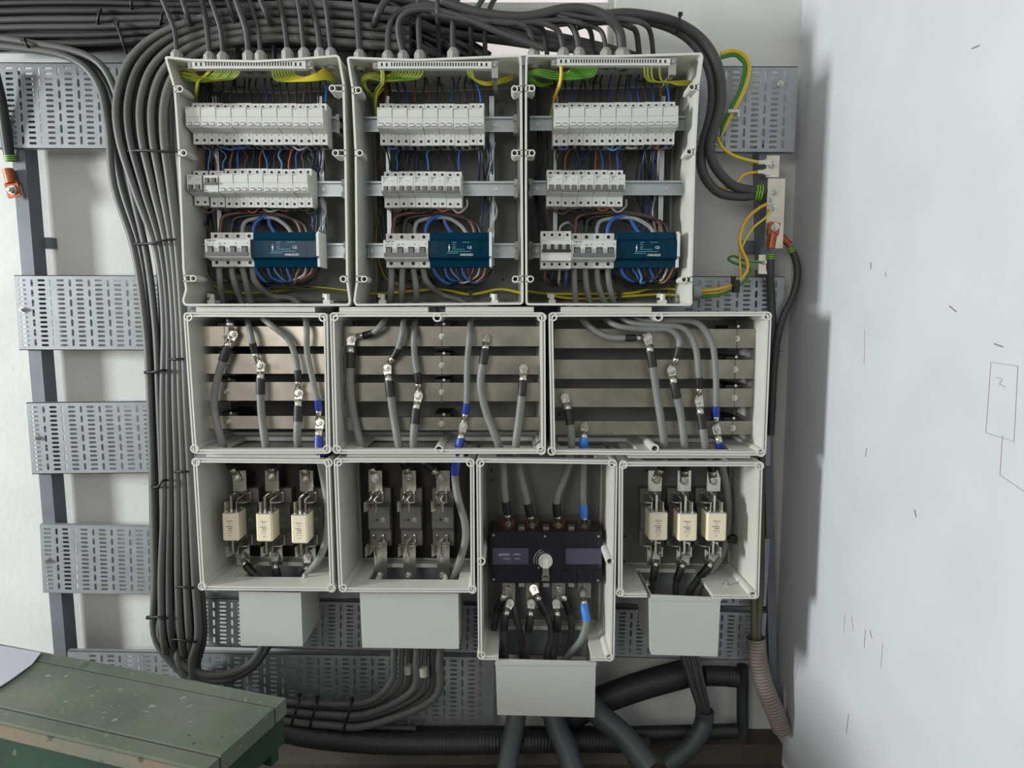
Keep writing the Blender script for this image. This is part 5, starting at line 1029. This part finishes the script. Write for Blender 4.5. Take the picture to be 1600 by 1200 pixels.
clug('dark cable arching down from the second copper lug behind the earth bar', P(1212, 362, 1.475), (1, 0, -.9), [P(1234, 386, 1.475), P(1243, 405, 1.475), P(1246, 430, 1.475), P(1239, 462, 1.475), P(1222, 500, 1.475), P(1211, 560, 1.475), P(1204, 680, 1.475)], .0075)
wire('power_cable', 'outer one of two thick dark cables sweeping down to the earth bar', 'cable', [P(*p) for p in ((900, 40, 1.42), (960, 22, 1.42), (1020, 26, 1.42), (1066, 40, 1.42), (1102, 68, 1.42), (1123, 110, 1.42), (1126, 165, 1.42), (1110, 225, 1.42), (1116, 258, 1.43), (1142, 288, 1.44), (1170, 297, 1.45), (1196, 299, 1.455))], 7.4 * PM(1.42), 'cable dark', 'thick dark cables to the earth bar', 10, 6)
wire('power_cable', 'inner one of two thick dark cables sweeping down to the earth bar', 'cable', [P(*p) for p in ((890, 30, 1.435), (950, 27, 1.435), (1010, 32, 1.435), (1058, 48, 1.435), (1090, 75, 1.435), (1110, 115, 1.435), (1112, 170, 1.435), (1096, 235, 1.435), (1099, 272, 1.435), (1122, 300, 1.44), (1155, 307, 1.45), (1190, 304, 1.457))], 7.2 * PM(1.43), 'cable dark', 'thick dark cables to the earth bar', 10, 6)
for i, (px, py) in enumerate(((1183, 297), (1181, 305))):
    k = MB()
    for j in range(3): k.cyl(P(px - 2 + 4 * j, py, 1.452), P(px - .2 + 4 * j, py, 1.452), 7.9 * PM(1.45), 12)
    solo(k, 'tape_wrap', 'earth lime', 'yellow-green tape wrapped on the %s thick cable at the earth bar' % ('outer', 'inner')[i], 'tape')
tie('black cable tie standing up on the two thick cables to the earth bar', [(1063, 22, -.02), (1060, 40, -.022), (1056, 52, -.01)], 1.42, 2.0)
for i in range(4):
    d = i * 3
    lw('yellow-green earth wire in the coil hanging over the topmost tray', [(1126, 82 + d, 1.46), (1146, 78 + d, 1.46), (1164 - d, 86 + d * .6, 1.46), (1172 - d, 104, 1.46 - .003 * i), (1166 - d, 135, 1.455), (1152 - d, 165, 1.455), (1136 - d * .8, 195, 1.46), (1122 + d * .4, 222, 1.465)], 2.0, ('earth yellow', 'earth amber', 'earth green', 'earth green')[i], 'earth green', group='coil of earth wires over the topmost tray')
k = MB(); q = P(1146, 174, 1.45); k.box(q + V(-.012, -.004, -.003), q + V(.012, .006, .003)); k.box(q + V(.008, -.003, -.012), q + V(.012, .003, .003)); solo(k, 'cable_tie', 'nylon white', 'pale cable tie round the coil of earth wires', 'cable tie', 'cable ties')
lw('thick yellow earth wire bending from the coil to the top bolt of the earth bar', [(1121, 216, 1.462), (1128, 230, 1.46), (1146, 243, 1.455), (1168, 250, 1.455), (1188, 254, 1.457)], 2.8, 'earth amber', 'earth yellow', group=GE)
lw('yellow earth wire ending at the lower edge of the top earth plate', [(1112, 293, 1.45), (1135, 294, 1.45), (1150, 287, 1.448), (1160, 275, 1.45), (1172, 270, 1.455), (1190, 269, 1.458)], 2.2, 'earth amber', 'earth green', group=GE)
for px, py in ((1191, 254), (1190, 269)):
    k = MB(); k.cyl(P(px - 7, py, 1.457), P(px + 4, py, 1.457), .0055, 12); k.box(P(px + 3, py - 5, 1.456), P(px + 12, py + 5, 1.462)); solo(k, 'crimp_lug', 'lug metal', 'tinned crimp lug of the %s yellow wire at the top earth plate' % ('upper' if py < 260 else 'lower'), 'cable lug')
tray_tape = None
# copper lug and taped cable on the far post
clug('grey-taped cable with a copper lug bolted to the post by the bright wall', P(22, 298, 1.488), (-.22, 0, 1), [P(17, 252, 1.488), P(13, 235, 1.485), P(8, 200, 1.48), P(2, 160, 1.47), P(-10, 110, 1.46)], .0105, True, 'cable black')

# ------------------------------------------------------------------ bench
def G(px, py, z):
    xc, yc = (px - 800) / FP, (600 - py) / FP; d = Vector((xc, _c + yc * _s, -_s + yc * _c)); return CAM + d * ((z - CAM.z) / d.z)
ZB = .45; C_ = G(447, 1091, ZB); A_ = G(62, 1018, ZB); F1, F0 = G(345, 1212, ZB), G(0, 1125, ZB)
U = (C_ - A_).normalized(); N = V(U.y, -U.x, 0); Wb = (F0 - A_).dot(N); Lb = (C_ - A_).length + .22
rt = thing('bench', 'old green painted wooden bench with worn top in front of the cables', 'bench', V((A_ + C_).x / 2, (A_ + C_).y / 2, 0))
def bb(u0, u1, n0, n1, z0, z1, mi=0, mb=None, skew=0):
    mb = mb or MB(); p = [C_ - U * u + N * n for u, n in ((u0 + skew * n0, n0), (u1, n0), (u1, n1), (u0 + skew * n1, n1))]
    mb.prism([V(q.x, q.y, z1) for q in p], V(0, 0, z0 - z1), mi); return mb
sk = -.03
for n0, n1, dz in ((0, .155, 0), (.175, .845, .001), (.865, 1.0, -.001)):
    part(bb(0, Lb, Wb * n0, Wb * n1, ZB - .026, ZB + dz), 'top_plank', 'bench top paint', rt)
part(bb(-.001, Lb, Wb + .0005, Wb + .003, ZB - .026, ZB - .006), 'front_edge', 'bench edge wood', rt, 'bare worn front edge')
part(bb(.012, Lb, Wb - .026, Wb - .008, ZB - .10, ZB - .026), 'apron', 'bench side paint', rt, 'dark green front board')
part(bb(.012, Lb, .008, .026, ZB - .10, ZB - .026), 'apron', 'bench side paint', rt)
part(bb(.006, .024, .0, Wb, ZB - .075, ZB - .026), 'end_board', 'bench side paint', rt, 'dark green end board')
for u0, n0 in ((.06, .012), (.06, Wb - .055), (Lb - .12, .012), (Lb - .12, Wb - .055)): part(bb(u0, u0 + .05, n0, n0 + .045, 0, ZB - .026), 'leg', 'bench side paint', rt)
part(bb(.26, Lb, Wb - .04, Wb - .022, ZB - .165, ZB - .135), 'stretcher', 'bench edge wood', rt, 'pale wooden stretcher')
# thin lilac sheet lying over the bench end
q = [G(x, y, ZB + .004) for x, y in ((-90, 994), (20, 1012), (64, 1020), (50, 1038), (20, 1060), (-8, 1078), (-110, 1120))]; k = MB(); k.prism([V(p.x, p.y, ZB + .003) for p in q], V(0, 0, .0016)); solo(k, 'plastic_sheet', 'sheet lilac', 'thin pale lilac sheet lying on the green bench', 'sheet')
